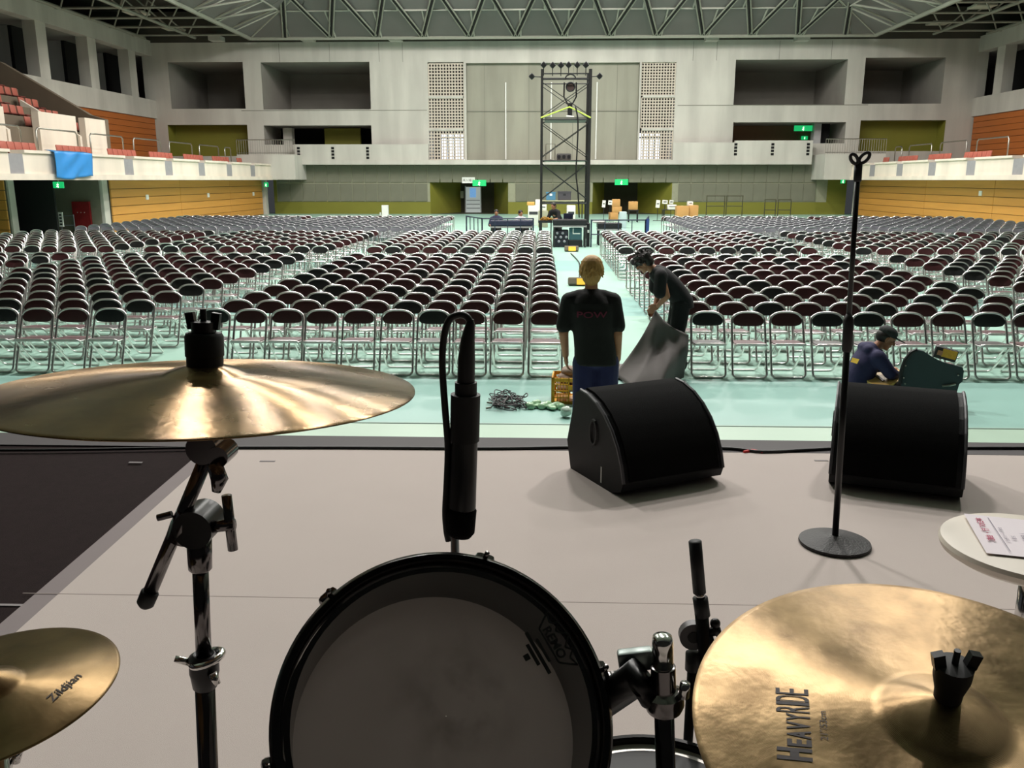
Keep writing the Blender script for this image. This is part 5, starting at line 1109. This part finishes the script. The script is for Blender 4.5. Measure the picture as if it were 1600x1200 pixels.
# ------------------------------------------------------------------ cymbals
def bronze(name, c1, c2, rough, aniso, ring=900., spot=.35):
    m = bpy.data.materials.new(name); m.use_nodes = True; nt = m.node_tree; b = nt.nodes['Principled BSDF']; L = nt.links.new
    tc = nt.nodes.new('ShaderNodeTexCoord'); sp = nt.nodes.new('ShaderNodeSeparateXYZ'); L(tc.outputs['Object'], sp.inputs[0])
    cb = nt.nodes.new('ShaderNodeCombineXYZ'); L(sp.outputs[0], cb.inputs[0]); L(sp.outputs[1], cb.inputs[1])
    ln = nt.nodes.new('ShaderNodeVectorMath'); ln.operation = 'LENGTH'; L(cb.outputs[0], ln.inputs[0])
    n1 = nt.nodes.new('ShaderNodeTexNoise'); n1.inputs['Scale'].default_value = 14; n1.inputs['Detail'].default_value = 6; L(tc.outputs['Object'], n1.inputs['Vector'])
    mx = nt.nodes.new('ShaderNodeMix'); mx.data_type = 'RGBA'; mx.inputs[6].default_value = lin(c1)+(1,); mx.inputs[7].default_value = lin(c2)+(1,)
    cr = nt.nodes.new('ShaderNodeMapRange'); cr.inputs[1].default_value = .35; cr.inputs[2].default_value = .68; L(n1.outputs[0], cr.inputs[0]); L(cr.outputs[0], mx.inputs[0]); L(mx.outputs[2], b.inputs['Base Color'])
    b.inputs['Metallic'].default_value = 1; b.inputs['Anisotropic'].default_value = aniso
    rr_ = nt.nodes.new('ShaderNodeMapRange'); rr_.inputs[3].default_value = rough-.05; rr_.inputs[4].default_value = rough+.08; L(n1.outputs[0], rr_.inputs[0]); L(rr_.outputs[0], b.inputs['Roughness'])
    tg = nt.nodes.new('ShaderNodeTangent'); tg.direction_type = 'RADIAL'; tg.axis = 'Z'; b.inputs['Anisotropic Rotation'].default_value = .25; L(tg.outputs[0], b.inputs['Tangent'])
    ml = nt.nodes.new('ShaderNodeMath'); ml.operation = 'MULTIPLY'; ml.inputs[1].default_value = ring*2*math.pi; L(ln.outputs['Value'], ml.inputs[0]); sn_ = nt.nodes.new('ShaderNodeMath'); sn_.operation = 'SINE'; L(ml.outputs[0], sn_.inputs[0])
    n2 = nt.nodes.new('ShaderNodeTexNoise'); n2.inputs['Scale'].default_value = 60; n2.inputs['Detail'].default_value = 2; L(tc.outputs['Object'], n2.inputs['Vector'])
    b1 = nt.nodes.new('ShaderNodeBump'); b1.inputs['Strength'].default_value = .12; b1.inputs['Distance'].default_value = .0006; L(sn_.outputs[0], b1.inputs['Height'])
    b2 = nt.nodes.new('ShaderNodeBump'); b2.inputs['Strength'].default_value = spot; b2.inputs['Distance'].default_value = .0016; L(n2.outputs[0], b2.inputs['Height']); L(b1.outputs[0], b2.inputs['Normal']); L(b2.outputs[0], b.inputs['Normal'])
    return m
def czf(R, bow, rb, hb):
    def z(r):
        zz = bow*(1-(r/R)**1.35)
        if r < rb*1.25: u = min(r/rb, 1.25); zz += hb*(math.cos(min(u, 1)*math.pi/2)**.8 if u < 1 else 0)
        return zz
    return z
def cymbal(name, label, M, R, bow, rb, hb, m, text=None):
    z = czf(R, bow, rb, hb); t = thing(name, label, 'cymbal', (0, 0, 0), M=M)
    rs = [.006]+[rb*q/10 for q in range(1, 14)]+[rb*1.3+(R-rb*1.3)*q/26 for q in range(1, 27)]
    prof = [(r, z(r)) for r in rs]+[(R, -.0012)]+[(r, z(r)-.0014) for r in reversed(rs[:-1])]
    g = MB(); g.lathe(prof, 128, cap=False); g.build('cymbal_plate', m, t, True, world=False); return t, z
nC = V((.024, .055, 1)); pC = hd(322, 610, .95); MC = frame_to(nC, (1, 0, 0), pC)
BR1 = bronze('bronze_dark', (112, 88, 60), (164, 134, 96), .25, 1.0, spot=.16); BR2 = bronze('bronze_gold', (114, 94, 68), (168, 142, 106), .34, .85, spot=.2)
cr, zC = cymbal('crash_cymbal', 'large bronze crash cymbal at eye level on the left boom stand', MC, .2285, .022, .045, .008, BR1)
nR = V((-.03, -.19, 1)); pR = hd(1468, 1146, .95); MR = frame_to(nR, (1, 0, 0), pR); ri, zR = cymbal('ride_cymbal', 'gold ride cymbal with bold lettering at the lower right', MR, .2665, .026, .068, .024, BR2)
nH = V((-.06, -.05, 1)); pH = hd(-18, 1085, .88); MH = frame_to(nH, (1, 0, 0), pH); hh_, zH = cymbal('splash_cymbal', 'small bronze cymbal cut off by the lower left corner', MH, .124, .012, .034, .013, bronze('bronze_small', (104, 84, 54), (146, 122, 86), .34, .85, spot=.14))
BLKP = mat('print_black', (38, 24, 26), .6, var=.2, scale=120)
def on_cym(t, z, vs, fs, m, name='lettering'): g = MB(); g.add([(x, y, z(math.hypot(x, y))+.0007) for x, y in vs], fs); g.build(name, m, t, world=False)
# ride lettering runs upward, letter tops to the left
def pl_local(M, x, y, dz=0.):
    o = M.to_translation(); n = (M.to_3x3() @ V((0, 0, 1))); o = o+n*dz; d_ = ray(x, y); return M.inverted() @ (EYE+d_*((o-EYE).dot(n)/d_.dot(n)))
b0, b1 = pl_local(MR, 1270, 1192, .012), pl_local(MR, 1262, 1080, .012); tx = (b1-b0); tlen = tx.length; tx = tx.normalized(); ty = V((-tx.y, tx.x, 0))
cur_ = 0.; letters = [('H', 1.35, .022, .17, .0), ('E', .95, .013, .10, 0), ('A', .95, .012, .11, 0), ('V', .95, .010, .115, 0), ('Y', .95, .007, .11, 0), ('R', 1.35, .0, .10, 0), ('I', 1.35, .0, .05, 0), ('D', 1.35, .0, .10, 0), ('E', 1.35, .0, .10, 0)]
hgt = .034; tot = sum(l[3] for l in letters); 
for ch_, hs, bold, wd, _o in letters:
    vs, fs = text_geo(ch_, 1.0, bold*2.6); x0 = min(v.x for v in vs); x1 = max(v.x for v in vs); y0 = min(v.y for v in vs); y1 = max(v.y for v in vs); W = wd/tot*tlen*.86; hH = hgt*hs*.78
    out = []
    for v in vs: a = cur_+(v.x-x0)/(x1-x0)*W; b_ = (v.y-y0)/(y1-y0)*hH; q = b0+tx*a+ty*(b_-(.0 if hs > 1 and ch_ == 'H' else (0. if hs > 1 else .0))); out.append((q.x, q.y))
    on_cym(ri, zR, out, fs, BLKP); cur_ += wd/tot*tlen
vs, fs = text_geo('21"/53cm', .011); on_cym(ri, zR, [tuple((b0+tx*(.03+v.x)+ty*(v.y-.017)).xy) for v in vs], fs, BLKP)
b0, b1 = pl_local(MH, 82, 1096, .006), pl_local(MH, 120, 1062, .006); tx = (b1-b0).normalized(); ty = V((-tx.y, tx.x, 0)); vs, fs = text_geo('Zildjian', .015, .0002); on_cym(hh_, zH, [tuple((b0+tx*(v.x+v.y*.3)+ty*v.y).xy) for v in vs], fs, mat('print_faded', (84, 66, 50), .6), 'script_logo')
# --- boom stand of the crash cymbal
Yc = pC.y; t = thing('cymbal_boom_stand', 'chrome boom cymbal stand with a black sleeve holding the crash cymbal', 'cymbal stand', (hy(320, 1200, Yc).x, Yc+.02, S+.004))
L_ = lambda r, z: (r, z)
apx = zC(.006)
g = MB(); g.lathe([(.012, apx-.010), (.0195, apx-.008), (.0195, apx+.008), (.0205, apx+.009), (.0205, apx+.030), (.0185, apx+.034), (.006, apx+.035)], 24, MC); g.build('felt_sleeve', MATTE, t, 40)
g = MB(); g.lathe([(.004, apx+.033), (.013, apx+.034), (.0135, apx+.046), (.004, apx+.047)], 16, MC); g.lathe([(.0035, apx+.04), (.0035, apx+.060)], 10, MC)
for s in (-1, 1): g.box(MC @ V((s*.0135, 0, apx+.047)), (.009, .007, .018), (MC.to_3x3() @ Matrix.Rotation(s*.15, 3, 'Y')))
g.build('wing_nut', BLKM, t, 40)
jt = hy(330, 706, Yc+.0); g = MB(); g.tube([MC @ V((0, 0, -.03)), MC @ V((0, 0, apx))], .004, 8); g.lathe([(.006, -.038), (.02, -.036), (.02, -.022), (.018, -.018), (.006, -.018)], 20, MC); g.tube([MC @ V((0, 0, -.06)), MC @ V((0, 0, -.03))], .008, 10); g.build('tilter_rod', BLKM, t, True)
g = MB(); g.tube([jt+V((-.004, -.018, .008)), jt+V((-.004, .018, .008))], .0175, 18); g.tube([jt+V((.014, -.02, .0)), jt+V((.014, .014, .0))], .012, 14); tl = g.build('tilter', BCHR, t, 50)
g = MB(); a = jt+V((.012, -.024, -.006)); g.tube([a, a+V((.006, -.004, -.016)), a+V((.002, -.006, -.030))], [.009, .010, .005], 8); g.build('wing_screw', BCHR, tl, True)
e0, e1_ = hy(322, 716, Yc+.004), hy(230, 936, Yc+.004); g = MB(); g.cyl(e0, e1_, .0082, n=20); g.build('boom_arm', BCHR, t, True)
dv = (e1_-e0).normalized(); g = MB(); g.tube([e1_-dv*.012, e1_-dv*.009, e1_+dv*.006, e1_+dv*.011], [.0088, .0105, .0102, .006], 16); g.build('rubber_tip', MATTE, t, True)
kp = hy(289, 822, Yc+.004); kq = hy(313, 822, Yc+.012)
g = MB(); R = frame_to(dv, (0, 1, 0), kp); g.lathe([(.009, -.019), (.0155, -.018), (.0165, 0), (.0155, .018), (.009, .019)], 20, R); g.tube([kp+V((-.012, -.004, .016)), kp+V((-.028, -.006, .012))], .0042, 8); bc = g.build('boom_clamp', BCHR, t, 50)
g = MB(); g.tube([kq+V((0, -.024, .004)), kq+V((0, .02, .004))], .0225, 20); g.tube([kp, kq], .014, 14); g.build('ratchet', BLKM, t, 50)
g = MB(); a = hy(330, 823, Yc-.004); b_ = hy(366, 819, Yc-.004); g.cyl(a, b_, .0072, n=12); tb_ = g.build('tension_bolt', BCHR, t, True); g = MB(); g.cyl(hy(354, 774, Yc-.004), hy(364, 859, Yc-.004), .0058, n=12); g.build('cross_bar', BCHR, tb_, True)
p1 = hy(311, 838, Yc+.012); p2 = hy(319, 1040, Yc+.012); bs = p2+(p2-p1)*((p2.z-S-.1)/(p1.z-p2.z)); pcap = p1+(p2-p1)*.24
g = MB(); g.tube([p1, pcap, pcap+(p2-p1)*.02], [.0145, .0135, .0105], 18); g.build('tube_cap', BCHR, t, True)
g = MB(); g.cyl(pcap, p2, .0092, n=20); g.build('upper_tube', BCHR, t, True); g = MB(); g.cyl(p2, bs, .0118, n=20); g.build('lower_tube', BCHR, t, True)
ax = (p1-p2).normalized(); Mq = frame_to(ax, (1, 0, 0), p2); g = MB(); g.lathe([(.012, -.03), (.0142, -.028), (.0165, -.012), (.0175, -.008), (.0175, .012), (.012, .016), (.0095, .014)], 24, Mq); co = g.build('height_collar', BLKM, t, 40)
g = MB(); g.tube([Mq @ V((.0175*math.cos(q)+.004, .0175*math.sin(q), .010+.006*math.cos(q))) for q in [2*math.pi*i/24 for i in range(24)]], .0045, 8, closed=True); g.build('clamp_ring', CHRM, co, True)
g = MB(); g.tube([Mq @ V((-.016, -.004, .006)), Mq @ V((-.032, -.008, .012))], [.005, .004], 8); g.build('wing_bolt', CHRM, co, True); g = MB(); g.tube([Mq @ V((.014, -.012, -.002)), Mq @ V((.022, -.016, -.014))], [.006, .004], 8); g.build('wing_bolt', CHRM, co, True)
for q in range(3):
    a = 2*math.pi*q/3+.5; g = MB(); u = V((math.cos(a), math.sin(a), 0)); g.tube([bs+V((0, 0, .25)), V((bs.x, bs.y, S+.22))+u*.12, V((bs.x, bs.y, S+.015))+u*.33], .008, 8); lg = g.build('leg', BCHR, t, True); g = MB(); g.sphere(V((bs.x, bs.y, S+.018))+u*.33, .014, 8); g.build('rubber_foot', MATTE, lg, True)
# --- stand under the small cymbal
t = thing('cymbal_stand', 'chrome stand under the small cymbal in the lower left corner', 'cymbal stand', (pH.x, pH.y, S+.004)); g = MB(); g.cyl((pH.x, pH.y, S+.06), (pH.x, pH.y, pH.z-.02), .009, n=16); g.build('tube', CHRM, t, True)
g = MB(); g.lathe([(.004, zH(.006)), (.012, zH(.006)+.001), (.012, zH(.006)+.014), (.004, zH(.006)+.016)], 16, MH); g.build('felt', MATTE, t, 40)
a = hd(8, 1192, .93); g = MB(); g.tube([a, hd(22, 1172, .93)], [.008, .006], 10); g.tube([hd(22, 1190, .93), hd(30, 1170, .93)], [.006, .005], 10); g.sphere(hd(27, 1173, .93), .006, 8); g.tube([a, V((pH.x, pH.y, a.z))], .008, 8); g.build('wing_bolt', CHRM, t, True)
for q in range(3): an = 2*math.pi*q/3; g = MB(); u = V((math.cos(an), math.sin(an), 0)); g.tube([V((pH.x, pH.y, S+.3)), V((pH.x, pH.y, S+.012))+u*.28], .007, 8); g.build('leg', CHRM, t, True)
# --- stand of the ride cymbal
t = thing('ride_stand', 'stand with a black wing nut holding the gold ride cymbal', 'cymbal stand', (pR.x, pR.y, S+.004)); ap = zR(.006)
g = MB(); g.lathe([(.004, ap), (.014, ap+.002), (.0145, ap+.012), (.019, ap+.030), (.0195, ap+.047), (.004, ap+.049)], 24, MR); g.build('felt_sleeve', MATTE, t, 40)
g = MB(); g.lathe([(.0035, ap+.04), (.0035, ap+.066)], 10, MR)
for s in (-1, 1): g.box(MR @ V((s*.0175, 0, ap+.053)), (.012, .009, .018), (MR.to_3x3() @ Matrix.Rotation(s*.25, 3, 'Y')))
g.build('wing_nut', BLKM, t, 40); g = MB(); g.cyl((pR.x, pR.y, S+.06), MR @ V((0, 0, ap)), .008, n=14); g.build('tube', BCHR, t, True)
for q in range(3): an = 2*math.pi*q/3+.4; g = MB(); u = V((math.cos(an), math.sin(an), 0)); g.tube([V((pR.x, pR.y, S+.3)), V((pR.x, pR.y, S+.012))+u*.3], .008, 8); g.build('leg', BCHR, t, True)
# ------------------------------------------------------------------ tom with clear head
pT = hd(697, 1119, .835); vn = -(pT-EYE).normalized(); nT = (vn+rgt*.13+upv*.24).normalized(); MT = frame_to(nT, rgt+upv*-.03, pT); RH = .1525; DP = .085
t = thing('rack_tom', 'black tom drum with a smoky clear head tilted towards the drummer', 'drum', (0, 0, 0), M=MT)
SHL = mat('drum_lacquer', (16, 15, 15), .25, var=.1, coat=.4)
g = MB(); g.lathe([(RH-.006, -.004), (RH, -.006), (RH, -DP), (RH-.006, -DP), (RH-.006, -.004)], 72, cap=False); g.build('shell', SHL, t, 50, world=False)
HOOPM = mat('hoop_black', (26, 25, 25), .22, .6, var=.1)
for z0, nm in ((0, 'batter_hoop'), (-DP-.004, 'resonant_hoop')):
    g = MB(); s = 1 if z0 == 0 else -1; g.lathe([(RH+.003, z0-s*.020), (RH+.009, z0-s*.020), (RH+.0095, z0-s*.004), (RH+.0125, z0-s*.001), (RH+.0125, z0+s*.006), (RH+.0085, z0+s*.010), (RH+.003, z0+s*.009), (RH+.0015, z0+s*.003), (RH+.003, z0-s*.020)], 96, cap=False); g.build(nm, HOOPM, t, 50, world=False)
# heads: smoky film above, milky film below
hm = bpy.data.materials.new('clear_film'); hm.use_nodes = True; nt = hm.node_tree; b = nt.nodes['Principled BSDF']; b.inputs['Base Color'].default_value = (.05, .047, .044, 1); b.inputs['Roughness'].default_value = .22
tr_ = nt.nodes.new('ShaderNodeBsdfTransparent'); tr_.inputs[0].default_value = (.42, .40, .38, 1); ms = nt.nodes.new('ShaderNodeMixShader'); tc = nt.nodes.new('ShaderNodeTexCoord')
ns = nt.nodes.new('ShaderNodeTexNoise'); ns.inputs['Scale'].default_value = 22; ns.inputs['Detail'].default_value = 6; nt.links.new(tc.outputs['Object'], ns.inputs['Vector'])
ln = nt.nodes.new('ShaderNodeVectorMath'); ln.operation = 'LENGTH'; mpp = nt.nodes.new('ShaderNodeMapping'); mpp.inputs['Location'].default_value = (-.01, -.015, 0); nt.links.new(tc.outputs['Object'], mpp.inputs[0]); nt.links.new(mpp.outputs[0], ln.inputs[0])
rd = nt.nodes.new('ShaderNodeMapRange'); rd.inputs[1].default_value = .015; rd.inputs[2].default_value = .075; rd.inputs[3].default_value = 1; rd.inputs[4].default_value = 0; nt.links.new(ln.outputs['Value'], rd.inputs[0])
nr = nt.nodes.new('ShaderNodeMapRange'); nr.inputs[1].default_value = .45; nr.inputs[2].default_value = .75; nt.links.new(ns.outputs[0], nr.inputs[0])
wr_ = nt.nodes.new('ShaderNodeMath'); wr_.operation = 'MULTIPLY'; nt.links.new(rd.outputs[0], wr_.inputs[0]); nt.links.new(nr.outputs[0], wr_.inputs[1])
mx = nt.nodes.new('ShaderNodeMix'); mx.data_type = 'RGBA'; mx.inputs[6].default_value = (.05, .047, .044, 1); mx.inputs[7].default_value = (.11, .075, .03, 1); nt.links.new(wr_.outputs[0], mx.inputs[0]); nt.links.new(mx.outputs[2], b.inputs['Base Color'])
fc = nt.nodes.new('ShaderNodeMapRange'); fc.inputs[3].default_value = .42; fc.inputs[4].default_value = .75; nt.links.new(wr_.outputs[0], fc.inputs[0]); nt.links.new(fc.outputs[0], ms.inputs[0]); nt.links.new(tr_.outputs[0], ms.inputs[1]); nt.links.new(b.outputs[0], ms.inputs[2])
nt.links.new(ms.outputs[0], nt.nodes['Material Output'].inputs[0])
g = MB(); g.lathe([(.0005, 0), (.05, 0), (.1, 0), (RH+.002, 0)], 72, cap=False); bh = g.build('batter_head', hm, t, True, world=False)
rm = bpy.data.materials.new('milky_film'); rm.use_nodes = True; nt = rm.node_tree; b = nt.nodes['Principled BSDF']; b.inputs['Base Color'].default_value = (.5, .47, .45, 1); b.inputs['Roughness'].default_value = .4
tl_ = nt.nodes.new('ShaderNodeBsdfTranslucent'); tl_.inputs[0].default_value = (.7, .66, .64, 1); ms = nt.nodes.new('ShaderNodeMixShader'); ms.inputs[0].default_value = .7; nt.links.new(b.outputs[0], ms.inputs[1]); nt.links.new(tl_.outputs[0], ms.inputs[2])
ns = nt.nodes.new('ShaderNodeTexNoise'); ns.inputs['Scale'].default_value = 5; mx = nt.nodes.new('ShaderNodeMix'); mx.data_type = 'RGBA'; mx.inputs[6].default_value = (.62, .58, .56, 1); mx.inputs[7].default_value = (.74, .7, .68, 1); nt.links.new(ns.outputs[0], mx.inputs[0]); nt.links.new(mx.outputs[2], tl_.inputs[0]); nt.links.new(ms.outputs[0], nt.nodes['Material Output'].inputs[0])
g = MB(); g.lathe([(.0005, -DP), (.07, -DP), (RH+.002, -DP)], 72, cap=False); g.build('resonant_head', rm, t, True, world=False)
for q in range(6):
    a = math.pi*2*(q+.32)/6; u = V((math.cos(a), math.sin(a), 0)); R = Matrix.Rotation(a, 3, 'Z')
    g = MB(); g.rbox(u*(RH+.009)+V((0, 0, -DP/2)), (.018, .02, .07), .006, R); lg = g.build('lug', BCHR, t, 40, world=False)
    g = MB(); g.cyl(u*(RH+.0155)+V((0, 0, -DP-.012)), u*(RH+.0155)+V((0, 0, .012)), .0028, n=8); g.build('tension_rod', BCHR, lg, True, world=False)
    for z0 in (-.012, -DP+.004): g = MB(); g.rbox(u*(RH+.0145)+V((0, 0, z0+.004)), (.014, .022, .016), .005, R); g.build('hoop_ear', BCHR, lg, 40, world=False)
# logo printed on the head: crown outline with four letters
q0, q1 = pl_local(MT, 842, 983), pl_local(MT, 873, 1036); lx = (q1-q0); Llen = lx.length; lx = lx.normalized(); ly = V((-lx.y, lx.x, 0)); INKL = mat('logo_ink', (14, 13, 12), .6)
def lp(x, y): p = q0+lx*(x*Llen)+ly*(y*Llen); return (p.x, p.y, .0012)
def ribbon(g, pts, w_):
    for (a, b_) in zip(pts[:-1], pts[1:]):
        d_ = V((b_[0]-a[0], b_[1]-a[1])).normalized(); n_ = V((-d_.y, d_.x))*w_/2; g.quad(lp(a[0]+n_.x, a[1]+n_.y), lp(b_[0]+n_.x, b_[1]+n_.y), lp(b_[0]-n_.x, b_[1]-n_.y), lp(a[0]-n_.x, a[1]-n_.y))
g = MB(); ribbon(g, [(0, 0), (1, 0), (1.28, .42), (1.02, .33), (.88, .52), (.74, .36), (.5, .62), (.26, .36), (.12, .52), (-.02, .33), (-.28, .42), (0, 0)], .05)
vs, fs = text_geo('REMO', .34, .012, 'CENTER'); g.add([lp(.5+v.x*.98, .06+v.y) for v in vs], fs); ribbon(g, [(-.08, -.36), (1.12, -.36)], .10); ribbon(g, [(.2, -.2), (.86, -.2)], .08); ribbon(g, [(.2, -.5), (.8, -.5)], .10); ribbon(g, [(.4, -.68), (.56, -.68)], .16)
g.build('crown_logo', INKL, bh, world=False)
# --- post carrying the tom
pp0, = [hd(1035, 1000, .86)]; t = thing('tom_stand', 'black chrome post with a clamp carrying the tilted tom', 'drum stand', (pp0.x, pp0.y, S+.004)); pe = hy(1040, 1200, pp0.y); bsx = pp0+(pe-pp0)*((pp0.z-S-.05)/(pp0.z-pe.z))
g = MB(); g.cyl(pp0, bsx, .0102, n=24); g.build('post', BCHR, t, True); ax = (pp0-pe).normalized(); Mp = frame_to(ax, (1, 0, 0), pp0); g = MB(); g.lathe([(.0104, -.03), (.0108, -.002), (.0095, .004), (.004, .0055)], 24, Mp); g.build('post_cap', CHRM, t, True)
pk_ = pp0+(pe-pp0)*.46; Mk = frame_to(ax, (1, 0, 0), pk_); g = MB(); g.lathe([(.0102, -.012), (.0175, -.011), (.0205, -.004), (.0205, .008), (.0125, .012), (.0125, .038), (.0102, .039)], 28, Mk); g.build('clamp_collar', BCHR, t, 45)
g = MB(); g.tube([Mk @ V((.018, -.01, .010)), Mk @ V((.020, -.012, .026))], [.006, .005], 10); g.build('wing_bolt', CHRM, t, True)
rim = MT @ V((RH+.012, .03, -.05)); mdp = hd(995, 1058, .865); g = MB(); g.tube([rim+(mdp-rim)*.0, mdp, Mk @ V((-.012, 0, .004))], [.0165, .0185, .014], 18); g.build('mount_arm', BLKM, t, True); g = MB(); g.tube([rim+V((0, 0, .004)), rim+(mdp-rim)*.55+V((0, 0, .004))], [.0185, .018], 18); g.build('mount_sleeve', BCHR, t, True)
g = MB(); g.rbox(hd(993, 1030, .885), (.036, .014, .022), .003, Matrix.Rotation(-.15, 3, 'Y')); g.build('bracket_plate', mat('bracket_grey', (120, 130, 126), .35, .6), t, 40)
for q in range(3): an = 2*math.pi*q/3+.9; g = MB(); u = V((math.cos(an), math.sin(an), 0)); g.tube([V((bsx.x, bsx.y, S+.3)), V((bsx.x, bsx.y, S+.012))+u*.3], .009, 8); g.build('leg', BCHR, t, True)
# --- lower drum peeking out between tom and ride
zd = S+.56; far_ = hz(1004, 1146, zd); RD = .165; ctr = V((far_.x, far_.y-RD-.012, 0)); t = thing('snare_drum', 'black drum with a pale ring inside its rim partly hidden below the tom', 'drum', (ctr.x, ctr.y, S+.004)); zl = zd-S-.004
g = MB(); g.lathe([(RD, zl-.02), (RD, zl-.17), (RD-.006, zl-.17), (RD-.006, zl-.02)], 64, cap=False); g.build('shell', SHL, t, 50, world=False)
g = MB(); g.lathe([(RD+.004, zl-.03), (RD+.011, zl-.03), (RD+.012, zl-.002), (RD+.010, zl), (RD+.004, zl-.001), (RD+.003, zl-.012), (RD+.004, zl-.03)], 72, cap=False); g.build('hoop', HOOPM, t, 50, world=False)
g = MB(); g.lathe([(.001, zl-.014), (RD-.012, zl-.014)], 64, cap=False); g.build('drum_head', MATTE, t, True, world=False); g = MB(); g.lathe([(RD-.012, zl-.0138), (RD+.004, zl-.0132)], 72, cap=False); g.build('pale_head_ring', mat('pale_ring', (200, 196, 190), .35, .5), t, True, world=False)  # pale ring laid round the edge of the dark head
for q in range(8): a = 2*math.pi*(q+.4)/8; u = V((math.cos(a), math.sin(a), 0)); R = Matrix.Rotation(a, 3, 'Z'); g = MB(); g.rbox(u*(RD+.014)+V((0, 0, zl-.022)), (.018, .018, .03), .005, R); g.build('lug', CHRM, t, 40, world=False)
for q in range(3): a = 2*math.pi*q/3; u = V((math.cos(a), math.sin(a), 0)); g = MB(); g.cyl(u*(RD+.012)+V((0, 0, zl-.12)), u*(RD+.03), .006, n=8); g.build('leg', CHRM, t, True, world=False)
# --- boom microphone stand right of the tom
Yb = 1.25; BK = 1.22; t = thing('boom_microphone_stand', 'short black boom microphone stand beside the ride cymbal, its end pointing up', 'microphone stand', (hy(1082, 1190, Yb).x, Yb, S+.004))
ln_ = lambda a, b_, r, nm, m: MB().tube([hy(*a, Yb), hy(*b_, Yb)], r*BK, 14).build(nm, m, t, True)
ln_((1086, 846), (1093, 926), .0083, 'boom_end_grip', MATTE); ln_((1093, 925), (1095, 936), .006, 'boom_neck', CHRM); ln_((1094, 934), (1098, 962), .0098, 'boom_collar', MATTE); ln_((1096, 958), (1112, 1130), .0088, 'boom_tube', BLKM)
g = MB(); c_ = hy(1083, 992, Yb+.01); g.tube([c_+V((0, -.008, 0)), c_+V((0, .008, 0))], .0185*BK, 24); sw = g.build('swivel_disc', mat('disc_grey', (92, 90, 92), .45), t, 50); g = MB(); g.tube([c_+V((0, -.0085, 0)), c_+V((0, -.0095, 0))], .008*BK, 16); g.build('disc_bolt', MATTE, sw, 50)
ln_((1083, 1020), (1082, 1046), .0098, 'stand_clutch', MATTE); g = MB(); a = hy(1082, 1040, Yb+.006); g.cyl(a, V((a.x-.003, a.y, S+.03)), .0065*BK, n=14); g.build('stand_tube', BLKM, t, True)
g = MB(); g.sphere(hy(1117.5, 974, Yb), .0068*BK, 10); g.tube([hy(1117, 980, Yb), hy(1119, 990, Yb)], .0062*BK, 10); g.tube([hy(1108, 988, Yb), hy(1126, 986, Yb)], .0058*BK, 10); g.tube([hy(1122, 992, Yb), hy(1128, 1008, Yb)], .003*BK, 8); g.tube([hy(1108, 994, Yb), hy(1117, 1024, Yb)], .005*BK, 8); g.build('tension_knob', BLKM, t, True)
g = MB(); g.lathe([(.01, 0), (.11, 0), (.11, .012), (.02, .03), (.008, .03)], 32, Matrix.Translation((a.x-.003, a.y, S+.004))); g.build('round_base', IRON, t, 40)
# --- drum microphone standing over the tom
Ym = 1.0; t = thing('drum_microphone', 'black pencil microphone with cable pointing down over the tom rim', 'microphone', (hy(720, 836, Ym).x, Ym, hy(720, 836, Ym).z))
def seg(pts, nm, m, n=22): return MB().tube([hy(x, y, Ym) for x, y, r in pts], [r*hy(720, 650, Ym).y/F*1.02 for x, y, r in pts], n).build(nm, m, t, 40)
seg([(735, 499, 5), (735, 505, 7), (731, 530, 11), (729, 560, 13.5), (728, 598, 14)], 'cable_plug', RUB); seg([(728, 597, 17.5), (728, 618, 17.5)], 'plug_collar', MATTE); seg([(727.5, 616, 23.5), (726, 688, 23.5)], 'microphone_clip', MATTE)
seg([(726, 686, 21), (722, 792, 22.5), (721, 794, 21)], 'microphone_body', mat('mic_body', (16, 16, 17), .4, var=.1)); seg([(721, 792, 21.5), (721, 797, 25), (719, 830, 24), (718, 836, 19)], 'microphone_grille', GRILLE)
cable('signal_cable', [hy(x, y, Ym) for x, y in ((735, 503), (728, 494), (716, 492), (702, 500), (694, 525), (691, 565), (694, 620), (698, 670), (700, 705), (698, 760), (696, 800), (698, 830), (701, 845))], .0042, None, RUB, 80, t)
t = thing('microphone_post', 'thin grey rod holding the drum microphone behind the tom', 'microphone stand', (hy(709, 846, Ym+.012).x, Ym+.012, S+.004)); g = MB(); a = hy(710, 800, Ym+.03); g.cyl(a, V((a.x, a.y, S+.02)), .0055, n=12); g.build('rod', mat('rod_grey', (168, 166, 172), .35, .7), t, True); g = MB(); g.lathe([(.01, 0), (.09, 0), (.09, .01), (.01, .025)], 28, Matrix.Translation((a.x, a.y, S+.004))); g.build('round_base', IRON, t, 40)
